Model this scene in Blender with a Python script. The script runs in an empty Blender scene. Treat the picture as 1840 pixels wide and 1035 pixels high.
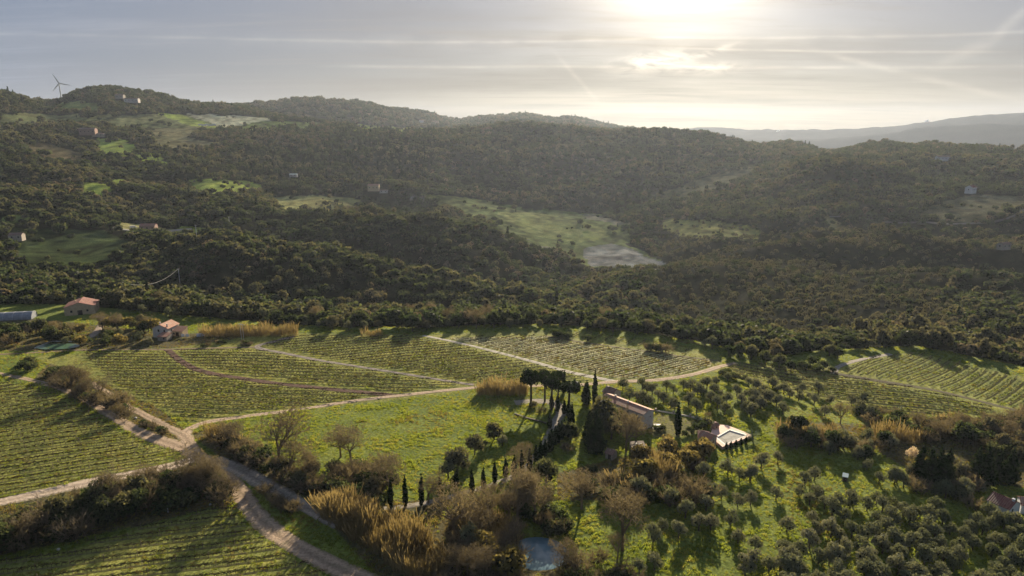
import bpy, math, random
import numpy as np
from mathutils import Vector, Matrix
R = math.radians
rng = np.random.default_rng(7)
random.seed(7)
sc = bpy.context.scene
COL = sc.collection

# ------------------------------------------------------------------ camera
PITCH, F, H = R(13.2), 1227.0, 110.0
cd = bpy.data.cameras.new('camera'); cam = bpy.data.objects.new('camera', cd); COL.objects.link(cam)
cam.location = (0, 0, H); cam.rotation_euler = (R(90) - PITCH, 0, 0)
cd.sensor_width = 36; cd.lens = 36 * F / 1840; cd.clip_start = 1; cd.clip_end = 60000
sc.camera = cam

# ------------------------------------------------------------------ sun, sky, exposure
SUN_AZ, SUN_EL = R(13.0), R(18.5)
sd = Vector((math.sin(SUN_AZ) * math.cos(SUN_EL), math.cos(SUN_AZ) * math.cos(SUN_EL), math.sin(SUN_EL)))
ld = bpy.data.lights.new('sun', 'SUN'); ld.energy = 5.0; ld.angle = R(0.6); ld.color = (1.0, 0.85, 0.62)
sun = bpy.data.objects.new('sun', ld); COL.objects.link(sun)
sun.rotation_euler = sd.to_track_quat('Z', 'Y').to_euler()
sc.view_settings.view_transform = 'Standard'; sc.view_settings.look = 'None'
sc.view_settings.gamma = 1; sc.view_settings.use_curve_mapping = False
sc.view_settings.exposure = 1.58
sc.render.engine = 'CYCLES'
cy = sc.cycles
cy.use_denoising = True
try: cy.denoiser = 'OPENIMAGEDENOISE'
except Exception: pass
cy.max_bounces = 5; cy.diffuse_bounces = 2; cy.glossy_bounces = 2; cy.transmission_bounces = 3
cy.volume_bounces = 0; cy.transparent_max_bounces = 8; cy.sample_clamp_indirect = 4

class X:
    """tiny expression builder for shader math"""
    nt = None
    def __init__(s, v): s.v = v
    @staticmethod
    def op(o, *a, clamp=False):
        n = X.nt.nodes.new('ShaderNodeMath'); n.operation = o; n.use_clamp = clamp
        for i, k in enumerate(a):
            k = k.v if isinstance(k, X) else k
            if isinstance(k, (int, float)): n.inputs[i].default_value = k
            else: X.nt.links.new(k, n.inputs[i])
        return X(n.outputs[0])
    def __add__(s, o): return X.op('ADD', s, o)
    __radd__ = __add__
    def __sub__(s, o): return X.op('SUBTRACT', s, o)
    def __rsub__(s, o): return X.op('SUBTRACT', o, s)
    def __mul__(s, o): return X.op('MULTIPLY', s, o)
    __rmul__ = __mul__
    def __truediv__(s, o): return X.op('DIVIDE', s, o)
    def pw(s, o): return X.op('POWER', s, o)
    def mx(s, o): return X.op('MAXIMUM', s, o)
    def clamp(s): return X.op('ADD', s, 0.0, clamp=True)
def smooth(x, a, b):
    n = X.nt.nodes.new('ShaderNodeMapRange'); n.interpolation_type = 'SMOOTHSTEP'
    X.nt.links.new(x.v, n.inputs[0]); n.inputs[1].default_value = a; n.inputs[2].default_value = b
    n.inputs[3].default_value = 0; n.inputs[4].default_value = 1
    return X(n.outputs[0])
def bump_at(x, w):
    """gaussian of x / w"""
    q = x * (1.0 / w)
    return X.op('EXPONENT', (q * q) * -1.0)
def noise(vec, scale, detail=4, rough=.5, dist=0):
    n = X.nt.nodes.new('ShaderNodeTexNoise'); n.inputs['Scale'].default_value = scale
    n.inputs['Detail'].default_value = detail; n.inputs['Roughness'].default_value = rough
    n.inputs['Distortion'].default_value = dist
    if vec is not None: X.nt.links.new(vec, n.inputs['Vector'])
    return X(n.outputs[0])
def comb(x, y, z):
    n = X.nt.nodes.new('ShaderNodeCombineXYZ')
    for i, k in enumerate((x, y, z)):
        k = k.v if isinstance(k, X) else k
        if isinstance(k, (int, float)): n.inputs[i].default_value = k
        else: X.nt.links.new(k, n.inputs[i])
    return n.outputs[0]
def mixc(fac, a, b, mode='MIX'):
    n = X.nt.nodes.new('ShaderNodeMix'); n.data_type = 'RGBA'; n.blend_type = mode
    for i, k in ((0, fac), (6, a), (7, b)):
        k = k.v if isinstance(k, X) else k
        if isinstance(k, (int, float)): n.inputs[i].default_value = k
        elif isinstance(k, (tuple, list)): n.inputs[i].default_value = (*k[:3], 1)
        else: X.nt.links.new(k, n.inputs[i])
    return n.outputs[2]

w = bpy.data.worlds.new('World'); sc.world = w; w.use_nodes = True
nt = w.node_tree; X.nt = nt; nt.nodes.clear()
out = nt.nodes.new('ShaderNodeOutputWorld'); bg = nt.nodes.new('ShaderNodeBackground')
sky = nt.nodes.new('ShaderNodeTexSky'); sky.sky_type = 'NISHITA'; sky.sun_disc = False
sky.sun_elevation = SUN_EL; sky.sun_rotation = SUN_AZ; sky.air_density = 1.0; sky.dust_density = 2.0; sky.altitude = 300
geo = nt.nodes.new('ShaderNodeTexCoord'); sep = nt.nodes.new('ShaderNodeSeparateXYZ')
nt.links.new(geo.outputs['Generated'], sep.inputs[0])
dx, dy, dz = (X(sep.outputs[i]) for i in range(3))
gl = Vector((math.sin(SUN_AZ) * math.cos(R(16.5)), math.cos(SUN_AZ) * math.cos(R(16.5)), math.sin(R(16.5))))   # sun glow painted into the sky, set a little below the lamp's direction
dot = (dx * gl.x + dy * gl.y + dz * gl.z).mx(0.0)
az = X.op('ARCTAN2', dx, dy) * 57.2958; el = X.op('ARCSINE', dz) * 57.2958
zz = dz.mx(0.0) + 0.06
cu, cv = dx / zz, dy / zz
up = smooth(dz, -0.02, 0.03)
STR = 0.09
base = mixc(1.0, sky.outputs[0], (0.16, 0.20, 0.30), 'MULTIPLY')
# thin high cloud: veil, streaks along the wind and finer wisps, all on one high flat layer
veil = smooth(noise(comb(cu * 0.30 + 3.1, cv * 0.55, 0.0), 1.0, 4, .55), .36, .70)
strk = smooth(noise(comb(cu * 0.25 + cv * 0.05, cv * 1.5 + 7.0, 0.3), 1.6, 7, .62, .6), .47, .74)
fine = smooth(noise(comb(cu * 1.1 + 2.0, cv * 4.0 - cu * .6, 1.3), 1.6, 6, .6, 1.0), .52, .80)
def trail(a0, e0, a1, e1, wd, br, lo, hi, wob=.25):
    """contrail between two directions (azimuth, elevation in degrees)"""
    line = (az - a0) * ((e1 - e0) / (a1 - a0)) + e0
    wv = (noise(comb(az * .05, 0.0, e0), 1.0, 2) - .5) * (wob * 2)
    ends = smooth(az, lo, lo + 4) * (1.0 - smooth(az, hi - 5, hi))
    lump = smooth(noise(comb(az * .55, el * .9, e0 * 3.0), 1.0, 4), .3, .66) * .75 + .25
    return bump_at(el - line - wv, wd) * ends * lump * br
def dirp(px, py):
    u = (px - 920) / F; v = (517.5 - py) / F; a, b, c = u, math.cos(PITCH) + v * math.sin(PITCH), -math.sin(PITCH) + v * math.cos(PITCH)
    return math.degrees(math.atan2(a, b)), math.degrees(math.atan2(c, math.hypot(a, b)))
def chain(pts, wd, br, lo, hi, wob=.12):
    D = [dirp(*p) for p in pts]; t = None
    for k in range(len(D) - 1):
        a, b = D[k], D[k + 1]; line = (az - a[0]) * ((b[1] - a[1]) / (b[0] - a[0])) + a[1]; m = X.op('GREATER_THAN', az, a[0] if k else -180) * X.op('LESS_THAN', az, b[0] if k < len(D) - 2 else 180)
        t = line * m if t is None else t + line * m
    wv = (noise(comb(az * .12, 0.0, pts[0][1] * .1), 1.0, 3) - .5) * (wob * 2)
    ends = smooth(az, lo, lo + 4) * (1.0 - smooth(az, hi - 5, hi))
    lump = smooth(noise(comb(az * .35, el * .9, pts[0][1] * .3), 1.0, 5), .25, .7) * .75 + .25
    return bump_at(el - t - wv, wd) * ends * lump * br
LA = [(0, 60), (400, 68), (800, 76), (1200, 68), (1840, 58)]; LB = [(600, 119), (1000, 119), (1400, 121), (1840, 119)]
tr = chain(LA, .11, .42, -60, 40) + chain(LA, .7, .22, -60, 30) + chain(LB, .12, .50, -16, 60, .06) + chain([(1240, 87), (1500, 93), (1700, 93)], .09, .6, 12, 36, .05)
tr = tr + chain([(1480, 95), (1600, 125), (1745, 160)], .22, .5, 21, 37, .1) + chain([(1715, 105), (1780, 75), (1840, 20)], .5, .5, 29, 60, .2) + chain([(1005, 105), (1030, 133)], .28, .5, 2.6, 9)
blob = bump_at(az - 11.2, 2.6) * bump_at(el - 5.1 - (az - 11.2) * .12, .65) + bump_at(az - 15.0, 2.4) * bump_at(el - 4.5, .42) * .7 \
     + bump_at(az - 15.6, 1.5) * bump_at(el - 5.7 - (az - 15.6) * .25, .24) * .8
blob = blob * smooth(noise(comb(az * .45, el * 1.3, 2.0), 1.0, 4, .6, .8), .30, .62)
cloud = (veil * .50 + strk * .42 + fine * .16 + .12).clamp()
halo_w = dot.pw(10.0); halo_m = dot.pw(70.0); halo_c = dot.pw(330.0)
# cloud light: cool grey away from the sun, warm and strong round it
low = 1.0 - smooth(el, 1.0, 14.0)
lum = 1.36 * (1.0 - dot.pw(8.0) * .30) * (veil * .10 + strk * .18 + fine * .08 + .72) * (1.0 - low * dot.pw(5.0) * .74)
ccol = mixc((dot.pw(4.0) * .75 + low * dot.pw(3.0) * .5).clamp(), (.78, 1.01, 1.46), (1.76, 1.50, 1.19))
n = nt.nodes.new('ShaderNodeVectorMath'); n.operation = 'SCALE'; nt.links.new(ccol, n.inputs[0]); nt.links.new(lum.v, n.inputs['Scale'])
c1 = mixc(cloud * .26 + .72, base, n.outputs[0])
extra = (tr * (halo_w * 1.2 + .52) + blob * 2.6 + strk * halo_w * .25) * up
g = nt.nodes.new('ShaderNodeVectorMath'); g.operation = 'SCALE'; g.inputs[0].default_value = (1.0, .87, .66)
nt.links.new((extra + dot.pw(140.0) * 7.0 + dot.pw(40.0) * .3 + halo_c * 10.0).v, g.inputs['Scale'])
c2 = mixc(1.0, c1, g.outputs[0], 'ADD')
nt.links.new(c2, bg.inputs[0]); bg.inputs[1].default_value = STR
nt.links.new(bg.outputs[0], out.inputs[0])

# ------------------------------------------------------------------ noise helpers (numpy)
def _h(i, j, s):
    n = (i.astype(np.int64) * 374761393 + j.astype(np.int64) * 668265263 + s * 982451653) & 0x7fffffff
    n = ((n ^ (n >> 13)) * 1274126177) & 0x7fffffff
    return ((n ^ (n >> 16)) & 0xffff) / 65535.0
def vnoise(x, y, s=0):
    xi, yi = np.floor(x), np.floor(y); fx, fy = x - xi, y - yi
    fx = fx * fx * (3 - 2 * fx); fy = fy * fy * (3 - 2 * fy)
    a, b, c, d = _h(xi, yi, s), _h(xi + 1, yi, s), _h(xi, yi + 1, s), _h(xi + 1, yi + 1, s)
    return (a + (b - a) * fx) * (1 - fy) + (c + (d - c) * fx) * fy - .5
def fbm(x, y, wl, o=4, s=0, g=.5):
    t = 0; a = 1.0
    for k in range(o):
        t = t + a * vnoise(x / wl + 17.3 * k, y / wl - 9.1 * k, s + k); wl /= 2.03; a *= g
    return t

# ------------------------------------------------------------------ terrain: ridges and valleys given as lines
def ray(px, py):
    u = (px - 920) / F; v = (517.5 - py) / F
    return u, math.cos(PITCH) + v * math.sin(PITCH), -math.sin(PITCH) + v * math.cos(PITCH)
def W0(px, py, z=0.0):
    a, b, c = ray(px, py); t = (z - H) / c
    return a * t, b * t
AZ = np.concatenate([np.radians(np.arange(-180, -43, 2.5)), np.radians(np.linspace(-43, 43, 640)), np.radians(np.arange(45.5, 180.1, 2.5))])
RR = np.concatenate([np.geomspace(4, 118, 24), np.geomspace(121, 460, 230), np.geomspace(464, 2600, 300), np.geomspace(2630, 8500, 140)])
def by_z(pts, dr=None):       # points lie on the plateau (z given): (px, py, z)
    o = []
    for px, py, z in pts:
        x, y = W0(px, py, z); o.append((math.atan2(x, y), math.hypot(x, y), z))
    return o
def by_r(pts, dz=-6.0):       # points seen at (px, py) from distance r, or hidden ground (px, None, r, z)
    o = []
    for p in pts:
        if p[1] is None:
            a, b, c = ray(p[0], 450); o.append((math.atan2(a, b), p[2], p[3]))
        else:
            a, b, c = ray(p[0], p[1]); o.append((math.atan2(a, b), p[2], H + p[2] * c / math.hypot(a, b) + dz))
    return o
EDGE = by_z([(-150, 555, 0), (0, 553, 0), (130, 556, 0), (300, 575, 0), (500, 593, 0), (640, 598, 0), (760, 600, 0), (980, 592, 0), (1180, 612, 0), (1290, 634, 0), (1400, 650, 0), (1520, 640, 0), (1640, 630, 0), (1840, 670, 0), (2000, 690, 0)])
LAY = []
def layer(pts): LAY.append(sorted(pts))
for r0 in (4.0, 118.0, 250.0): LAY.append([(-3.2, r0, 0.0), (3.2, r0, 0.0)])
layer(EDGE)
layer([(a, r + 70, -4.0 if a < -.42 else -12.0) for a, r, z in EDGE])
layer(by_r([(-200, 515, 600), (0, 515, 600), (150, 520, 600), (300, 535, 570), (500, 560, 520), (700, 568, 510), (900, 577, 500), (1100, 588, 490), (1290, 600, 460), (1470, 622, 440), (1650, 620, 430), (1840, 650, 420)]))
layer(by_r([(-200, 430, 800), (0, 440, 780), (150, 452, 760), (300, 440, 700), (400, 412, 690), (500, 425, 680), (600, 440, 660), (700, 459, 630), (800, 489, 600), (900, 518, 580), (1000, 548, 560), (1100, 572, 545), (1200, 560, 560), (1290, 520, 600), (1400, 520, 600), (1470, 515, 650), (1650, 525, 640), (1840, 560, 600)]))
layer(by_r([(0, 405, 900), (150, 422, 850), (300, None, 800, -10), (400, None, 790, -22), (500, None, 770, -28), (700, None, 720, -50), (900, None, 670, -64), (1000, None, 670, -62), (1100, 500, 720), (1290, 470, 700), (1470, 465, 740), (1650, 455, 780), (1840, 500, 750)]))
layer(by_r([(0, 350, 1050), (150, 362, 1020), (300, 388, 960), (400, 385, 950), (500, 385, 930), (600, 372, 940), (650, 362, 940), (700, 370, 900), (780, 398, 860), (850, 424, 830), (900, 446, 810), (980, 478, 790), (1050, 482, 850), (1100, 470, 850), (1200, 465, 870), (1290, 430, 900), (1470, 405, 950), (1650, 403, 980), (1840, 440, 900)]))
layer(by_r([(0, 310, 1250), (300, 332, 1150), (400, 332, 1120), (500, None, 1060, -14), (600, None, 1060, -25), (700, None, 1040, -38), (800, 378, 1120), (900, 400, 1050), (1000, 430, 1000), (1100, 440, 990), (1200, 420, 1010), (1290, 400, 1050), (1470, 370, 1100), (1650, 375, 1100), (1840, 385, 1080)]))
layer(by_r([(0, 262, 1500), (150, 275, 1450), (300, 280, 1400), (500, 315, 1350), (700, 335, 1300), (850, 350, 1350), (1000, 370, 1300), (1100, 375, 1300), (1200, 360, 1300), (1290, 340, 1350), (1400, 318, 1350), (1470, 294, 1350), (1550, 289, 1350), (1650, 305, 1350), (1750, 330, 1300), (1840, 335, 1300)]))
layer(by_r([(0, 224, 1750), (150, 227, 1750), (300, 230, 1750), (500, 240, 1750), (650, 245, 1700), (750, 247, 1650), (850, 254, 1700), (1000, 262, 1700), (1100, 272, 1650), (1200, 276, 1650), (1290, 285, 1650), (1400, 287, 1650), (1470, 281, 1600), (1590, 274, 1600), (1650, 277, 1600), (1750, 281, 1600), (1840, 290, 1550)]))
M = by_r([(-150, 152, 2100), (0, 160, 2100), (60, 178, 2200), (100, 184, 2300), (140, 162, 2350), (200, 159, 2350), (260, 168, 2350), (340, 184, 2350), (440, 191, 2400), (500, 207, 2200), (600, 222, 2000), (700, 229, 2000), (800, 233, 1950), (870, 229, 1900), (950, 222, 1900), (1090, 231, 1950), (1200, 233, 1950), (1280, 243, 1950), (1350, 261, 1950), (1375, 264, 2100), (1400, 251, 2200), (1440, 259, 2200), (1475, 271, 2100), (1510, 271, 1950), (1590, 255, 1900), (1630, 261, 1880), (1700, 259, 1900), (1780, 265, 1900), (1840, 268, 1850), (2000, 270, 1850)])
layer(M)
layer([(a, r + 280, z - 45) for a, r, z in M])
layer(by_r([(0, 178, 3300), (340, 192, 3200), (430, 188, 3100), (500, 181, 3100), (560, 175, 3100), (620, 180, 3100), (660, 183, 3100), (700, 195, 3200), (760, 201, 3900), (820, 215, 4200), (870, 210, 4200), (930, 204, 4200), (960, 208, 4200), (1000, 215, 4200), (1020, 210, 4200), (1050, 215, 4300), (1090, 226, 4400), (1200, 240, 4500), (1300, 262, 4500), (1500, 275, 4500), (1840, 275, 4500)], -9))
LAY.append([(-3.2, 4900.0, -60.0), (3.2, 4900.0, -60.0)])
layer(by_r([(0, 245, 5500), (1100, 247, 5500), (1260, 252, 5500), (1400, 254, 5500), (1480, 252, 5500), (1600, 241, 5500), (1650, 233, 5500), (1730, 226, 5500), (1840, 225, 5500), (2000, 225, 5500)], 0))
LAY.append([(-3.2, 6150.0, 0.0), (3.2, 6150.0, 0.0)])
layer(by_r([(0, 240, 6900), (1100, 236, 6900), (1260, 229, 6900), (1330, 232, 6900), (1400, 231, 6900), (1480, 235, 6900), (1560, 232, 6900), (1640, 221, 6900), (1700, 214, 6900), (1780, 209, 6900), (1840, 204, 6900), (2000, 204, 6900)], 0))
LAY.append([(-3.2, 8600.0, -50.0), (3.2, 8600.0, -50.0)])
K = len(LAY); A = len(AZ)
LR = np.zeros((K, A)); LZ = np.zeros((K, A))
def gsm(v, s):
    k = np.arange(-20, 21); g = np.exp(-(k / s) ** 2 / 2); g /= g.sum()
    return np.convolve(np.pad(v, 20, mode='edge'), g, 'valid')
for k, L in enumerate(LAY):
    a = np.array([p[0] for p in L]); LR[k] = np.interp(AZ, a, [p[1] for p in L]); LZ[k] = np.interp(AZ, a, [p[2] for p in L])
    if 3 < k: LR[k] = gsm(LR[k], 7); LZ[k] = gsm(LZ[k], 3.0 if k >= 12 else 6)
for k in range(1, K): LR[k] = np.maximum(LR[k], LR[k - 1] * 1.03 + 3)
EDGE_R = LR[3].copy()
LX = np.log(LR)
hh = LX[1:] - LX[:-1]; dl = (LZ[1:] - LZ[:-1]) / hh
mm = np.zeros_like(LZ)
w1 = 2 * hh[1:] + hh[:-1]; w2 = hh[1:] + 2 * hh[:-1]
ok = dl[1:] * dl[:-1] > 0
with np.errstate(divide='ignore', invalid='ignore'):
    mm[1:-1] = np.where(ok, (w1 + w2) / (w1 / dl[:-1] + w2 / dl[1:]), 0)
GX = np.log(RR); Z = np.zeros((A, len(RR)))
for i in range(A):
    j = np.clip(np.searchsorted(LX[:, i], GX) - 1, 0, K - 2)
    h = hh[j, i]; t = np.clip((GX - LX[j, i]) / h, 0, 1)
    Z[i] = (2*t**3 - 3*t**2 + 1) * LZ[j, i] + (t**3 - 2*t**2 + t) * h * mm[j, i] + (-2*t**3 + 3*t**2) * LZ[j+1, i] + (t**3 - t**2) * h * mm[j+1, i]
PX = np.sin(AZ)[:, None] * RR[None]; PY = np.cos(AZ)[:, None] * RR[None]; PR = np.broadcast_to(RR[None], PX.shape)
def sst(x, a, b):
    t = np.clip((x - a) / (b - a), 0, 1); return t * t * (3 - 2 * t)
def project0(x, y, z):
    yc = y * math.cos(PITCH) - (z - H) * math.sin(PITCH); v = y * math.sin(PITCH) + (z - H) * math.cos(PITCH)
    yc = np.maximum(yc, 1e-3)
    return 920 + F * x / yc, 517.5 - F * v / yc
def inpoly0(x, y, poly):
    c = np.zeros(x.shape, bool); n = len(poly)
    for i in range(n):
        x1, y1 = poly[i]; x2, y2 = poly[(i + 1) % n]
        if y1 == y2: continue
        c ^= ((y1 > y) != (y2 > y)) & (x < (x2 - x1) * (y - y1) / (y2 - y1) + x1)
    return c
# land use on the far slopes (outline, colour, how strongly it is kept clear of trees)
GR, BG, TAN, OLV = (.08, .10, .03), (.15, .18, .04), (.10, .09, .045), (.09, .095, .042)
FAR = [
 ([(0,205),(120,207),(290,206),(490,211),(480,218),(372,229),(330,229),(240,226),(150,217),(0,221)], OLV),
 ([(283,204),(322,206),(392,224),(370,228),(330,219)], BG),
 ([(330,205),(430,209),(494,212),(470,219),(400,223)], (.26, .25, .17)),
 ([(480,216),(588,221),(560,227),(470,228),(400,229)], GR),
 ([(38,254),(90,257),(152,275),(146,291),(100,286),(50,270)], (.06, .05, .028)),
 ([(175,249),(215,249),(247,262),(240,277),(180,279)], BG),
 ([(225,277),(270,273),(304,288),(290,294),(250,286)], BG),
 ([(250,230),(372,230),(340,245),(405,258),(330,268),(290,262),(260,250)], TAN),
 ([(333,324),(390,320),(468,330),(464,344),(400,345),(343,340)], BG),
 ([(148,330),(222,321),(226,331),(190,347),(152,352)], BG),
 ([(488,355),(560,350),(655,360),(642,371),(600,379),(500,377)], (.17, .16, .065)),
 ([(0,388),(62,386),(50,401),(0,404)], GR),
 ([(20,410),(180,413),(252,440),(205,468),(100,485),(30,468)], (.03, .04, .016)),  # meadow in hill shade: the shade is put into its dark green
 ([(322,407),(396,410),(402,426),(370,431),(330,421)], BG),
 ([(190,400),(265,403),(332,416),(260,420),(205,414)], (.17, .16, .07)),
 ([(740,345),(880,362),(950,375),(1080,385),(1130,405),(1130,440),(1190,470),(1190,482),(1060,480),(1020,460),(960,448),(900,425),(860,397),(790,372)], (.075, .09, .032)),
 ([(890,380),(1000,385),(1060,400),(1100,425),(1050,436),(960,425)], (.12, .13, .045)),
 ([(1190,395),(1280,394),(1372,414),(1362,429),(1230,426),(1188,410)], (.12, .12, .04)),
 ([(1160,352),(1240,325),(1362,294),(1352,316),(1250,350),(1180,366)], (.05, .05, .026)),
 ([(1640,386),(1700,360),(1740,352),(1845,350),(1845,372),(1800,392),(1740,399),(1690,397)], (.065, .06, .034)),
 ([(1450,364),(1500,394),(1532,414),(1500,419),(1480,391)], TAN),
 ([(100,182),(180,184),(180,196),(110,196)], GR),
 ([(640,226),(765,229),(765,233),(640,232)], BG),
]
for _k, (_q, _c) in enumerate(FAR):      # trees below a far field hide its lower edge: let the field run on under them
    _y0, _y1 = min(p[1] for p in _q), max(p[1] for p in _q)
    if _y1 < 385: FAR[_k] = ([(p[0], p[1] + (6 if _y1 < 300 else 5) * (p[1] - _y0) / (_y1 - _y0) - 1.0) for p in _q], _c)
FIELD_OUT = [q for q, _ in FAR]
past = sst(PR, EDGE_R[:, None] + 10, EDGE_R[:, None] + 160)
_fx, _fy = project0(PX, PY, Z); fm_ = np.zeros(PX.shape)
for _q in FIELD_OUT: fm_[inpoly0(_fx, _fy, _q) & (PR > 500) & (PR < 2600) & (PY > 0)] = 1
for _ in range(3):
    for ax_ in (0, 1):
        c_ = np.cumsum(np.pad(fm_, [(9, 8) if k == ax_ else (0, 0) for k in (0, 1)], mode='edge'), axis=ax_); fm_ = (np.take(c_, range(17, c_.shape[ax_]), ax_) - np.take(c_, range(0, c_.shape[ax_] - 17), ax_)) / 17 if False else np.apply_along_axis(lambda v: np.convolve(np.pad(v, 6, mode='edge'), np.ones(13) / 13, 'valid'), ax_, fm_)
hill = past * (1 - sst(PR, 1450, 1850) * .5) * (1 - np.clip(fm_ * 1.3, 0, 1) * .85)
Z += (1 - past) * fbm(PX, PY, 45, 2, 3) * .9
Z += hill * (fbm(PX, PY, 190, 4, 11) * 14 - np.abs(fbm(PX, PY, 150, 3, 29)) * (9 + 4 * sst(PR, 600, 850)) - np.abs(fbm((PX * .96 - PY * .28) / 2.4, (PX * .28 + PY * .96), 125, 3, 47)) * (46 - 28 * sst(PR, 1000, 1600)) * sst(PR, 600, 850) + 2 + 6 * sst(PR, 600, 850))
Z += sst(PR, 2400, 3600) * (1 - sst(PR, 4600, 5200)) * (-np.abs(fbm(PX, PY, 420, 4, 57)) * 36 + 5)
Z += sst(PR, 4900, 5400) * (-np.abs(fbm(PX, PY, 650, 5, 91)) * 80 + 12)
rb = np.exp(-((PX - 165) / 90) ** 2 - ((PY - 275) / 60) ** 2) * (1 - past)      # rolling ground of the right vineyards
Z += rb * np.sin(PX / 13.0 + PY / 40) * 1.3
pond = W0(968, 988); Z -= 2.4 * np.exp(-(((PX - pond[0]) / 9.5) ** 2 + ((PY - pond[1]) / 8.5) ** 2) ** 1.4)
def height(x, y):
    x = np.asarray(x, float); y = np.asarray(y, float)
    a = np.interp(np.arctan2(x, y), AZ, np.arange(A)); r = np.interp(np.hypot(x, y), RR, np.arange(len(RR)))
    i = np.clip(a.astype(int), 0, A - 2); j = np.clip(r.astype(int), 0, len(RR) - 2); fa = a - i; fr = r - j
    return (Z[i, j] * (1 - fr) + Z[i, j+1] * fr) * (1 - fa) + (Z[i+1, j] * (1 - fr) + Z[i+1, j+1] * fr) * fa
def hz(x, y): return float(height(x, y))
def edge_r(x, y): return np.interp(np.arctan2(x, y), AZ, EDGE_R)
def P(px, py, dz=0.0):
    """ground point under a direction of view: first hit of the sight line with the terrain"""
    a, b, c = ray(px, py); L = math.hypot(a, b); azi = math.atan2(a, b)
    ii = np.interp(azi, AZ, np.arange(A)); i = int(ii); f = ii - i
    rr = np.geomspace(110, 8500, 6000)
    z = np.interp(rr, RR, Z[i] * (1 - f) + Z[min(i+1, A-1)] * f) + dz
    hit = np.nonzero(z >= H + rr * c / L)[0]
    r = rr[hit[0]] if len(hit) else 8500
    return math.sin(azi) * r, math.cos(azi) * r
def project(x, y, z):
    yc = y * math.cos(PITCH) - (z - H) * math.sin(PITCH); v = y * math.sin(PITCH) + (z - H) * math.cos(PITCH)
    yc = np.maximum(yc, 1e-3)
    return 920 + F * x / yc, 517.5 - F * v / yc
def inpoly(x, y, poly):
    x = np.asarray(x, float); y = np.asarray(y, float); c = np.zeros(x.shape, bool); n = len(poly)
    for i in range(n):
        x1, y1 = poly[i]; x2, y2 = poly[(i + 1) % n]
        if y1 == y2: continue
        c ^= ((y1 > y) != (y2 > y)) & (x < (x2 - x1) * (y - y1) / (y2 - y1) + x1)
    return c
QUARRY = [([(1048,446),(1100,438),(1140,450),(1197,476),(1180,484),(1060,478)], (.13, .13, .12)),
          ([(895,412),(960,436),(1010,446),(1000,452),(940,436)], (.10, .095, .065)),
          ([(1040,384),(1085,388),(1140,402),(1120,404),(1060,394)], (.10, .095, .065)), ([(735,350),(765,352),(790,364),(770,366),(740,358)], (.13, .12, .11))]
# ------------------------------------------------------------------ vineyards (outline, row direction, spacing)
VINE = [
 ('left foreground vineyard', [(-70,672),(60,697),(130,724),(196,765),(256,798),(312,813),(326,822),(230,846),(100,874),(-70,905)], ((0,872),(304,823)), 4.6),
 ('bottom left vineyard', [(-70,1020),(120,990),(250,950),(380,916),(420,915),(462,962),(530,1004),(640,1062),(640,1100),(-70,1100)], ((0,1035),(400,985)), 4.6),
 ('vineyard before the chimney house', [(150,634),(296,631),(330,655),(370,673),(460,688),(560,700),(690,712),(560,730),(460,740),(362,753),(330,753),(262,718),(205,690)], ((200,700),(500,706)), 4.2),
 ('vineyard between the two lanes', [(314,628),(455,629),(520,643),(620,661),(700,674),(838,693),(780,698),(722,706),(650,700),(560,690),(460,678),(372,663),(342,650)], ((330,640),(700,645)), 4.2),
 ('broad vineyard before the wood', [(497,612),(540,605),(750,606),(800,618),(870,634),(950,654),(1030,674),(1080,685),(866,690),(780,675),(700,662),(620,649),(520,631),(478,621)], ((560,655),(750,634)), 4.3),
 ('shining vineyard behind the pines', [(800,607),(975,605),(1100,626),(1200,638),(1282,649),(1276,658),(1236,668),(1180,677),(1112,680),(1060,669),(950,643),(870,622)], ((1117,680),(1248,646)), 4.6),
 ('narrow vineyard by the wood', [(988,601),(1020,595),(1150,611),(1285,634),(1285,641),(1200,630),(1080,613)], ((1020,610),(1048,597)), 6.0),
 ('vineyard behind the olive grove', [(1312,656),(1370,657),(1500,674),(1600,693),(1700,713),(1786,735),(1776,752),(1700,748),(1600,740),(1480,714),(1400,689),(1306,668)], ((1400,680),(1600,703)), 4.6),
 ('rolling vineyard at right', [(1512,666),(1524,653),(1600,638),(1650,636),(1720,651),(1840,681),(1910,697),(1910,755),(1840,734),(1800,726),(1700,700),(1600,681)], ((1557,684),(1640,646)), 4.0),
]
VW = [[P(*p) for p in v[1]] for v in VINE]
HULL = [P(*p) for p in [(60,640),(300,628),(500,598),(760,602),(985,594),(1290,634),(1300,655),(1510,655),(1640,632),(1910,695),(1910,760),(1780,755),(1480,720),(1290,668),(1180,684),(1110,687),(850,700),(560,735),(345,762),(200,695)]]
ROUGH = [  # brown, weedy or bare ground on the plateau
 [(-70,905),(100,880),(330,835),(430,850),(440,915),(380,912),(250,945),(-70,1015)],
 [(100,640),(160,640),(330,770),(345,800),(300,800),(200,755),(60,680)],
 [(340,780),(400,765),(470,800),(560,860),(700,900),(700,930),(560,900),(420,840)],
 [(560,900),(860,900),(930,960),(1040,1000),(1000,1060),(700,1060),(600,950)],
 [(1000,850),(1160,810),(1260,800),(1270,830),(1180,860),(1120,900),(1000,900)],
 [(1390,760),(1660,760),(1860,740),(1860,880),(1640,850),(1560,800),(1400,785)],
 [(-70,560),(320,600),(500,592),(500,612),(300,626),(-70,632)],
]
RWL = [[P(*p) for p in q] for q in ROUGH]
LAWN = [P(*p) for p in [(1178,742),(1275,758),(1255,778),(1190,790),(1165,780)]]
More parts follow.
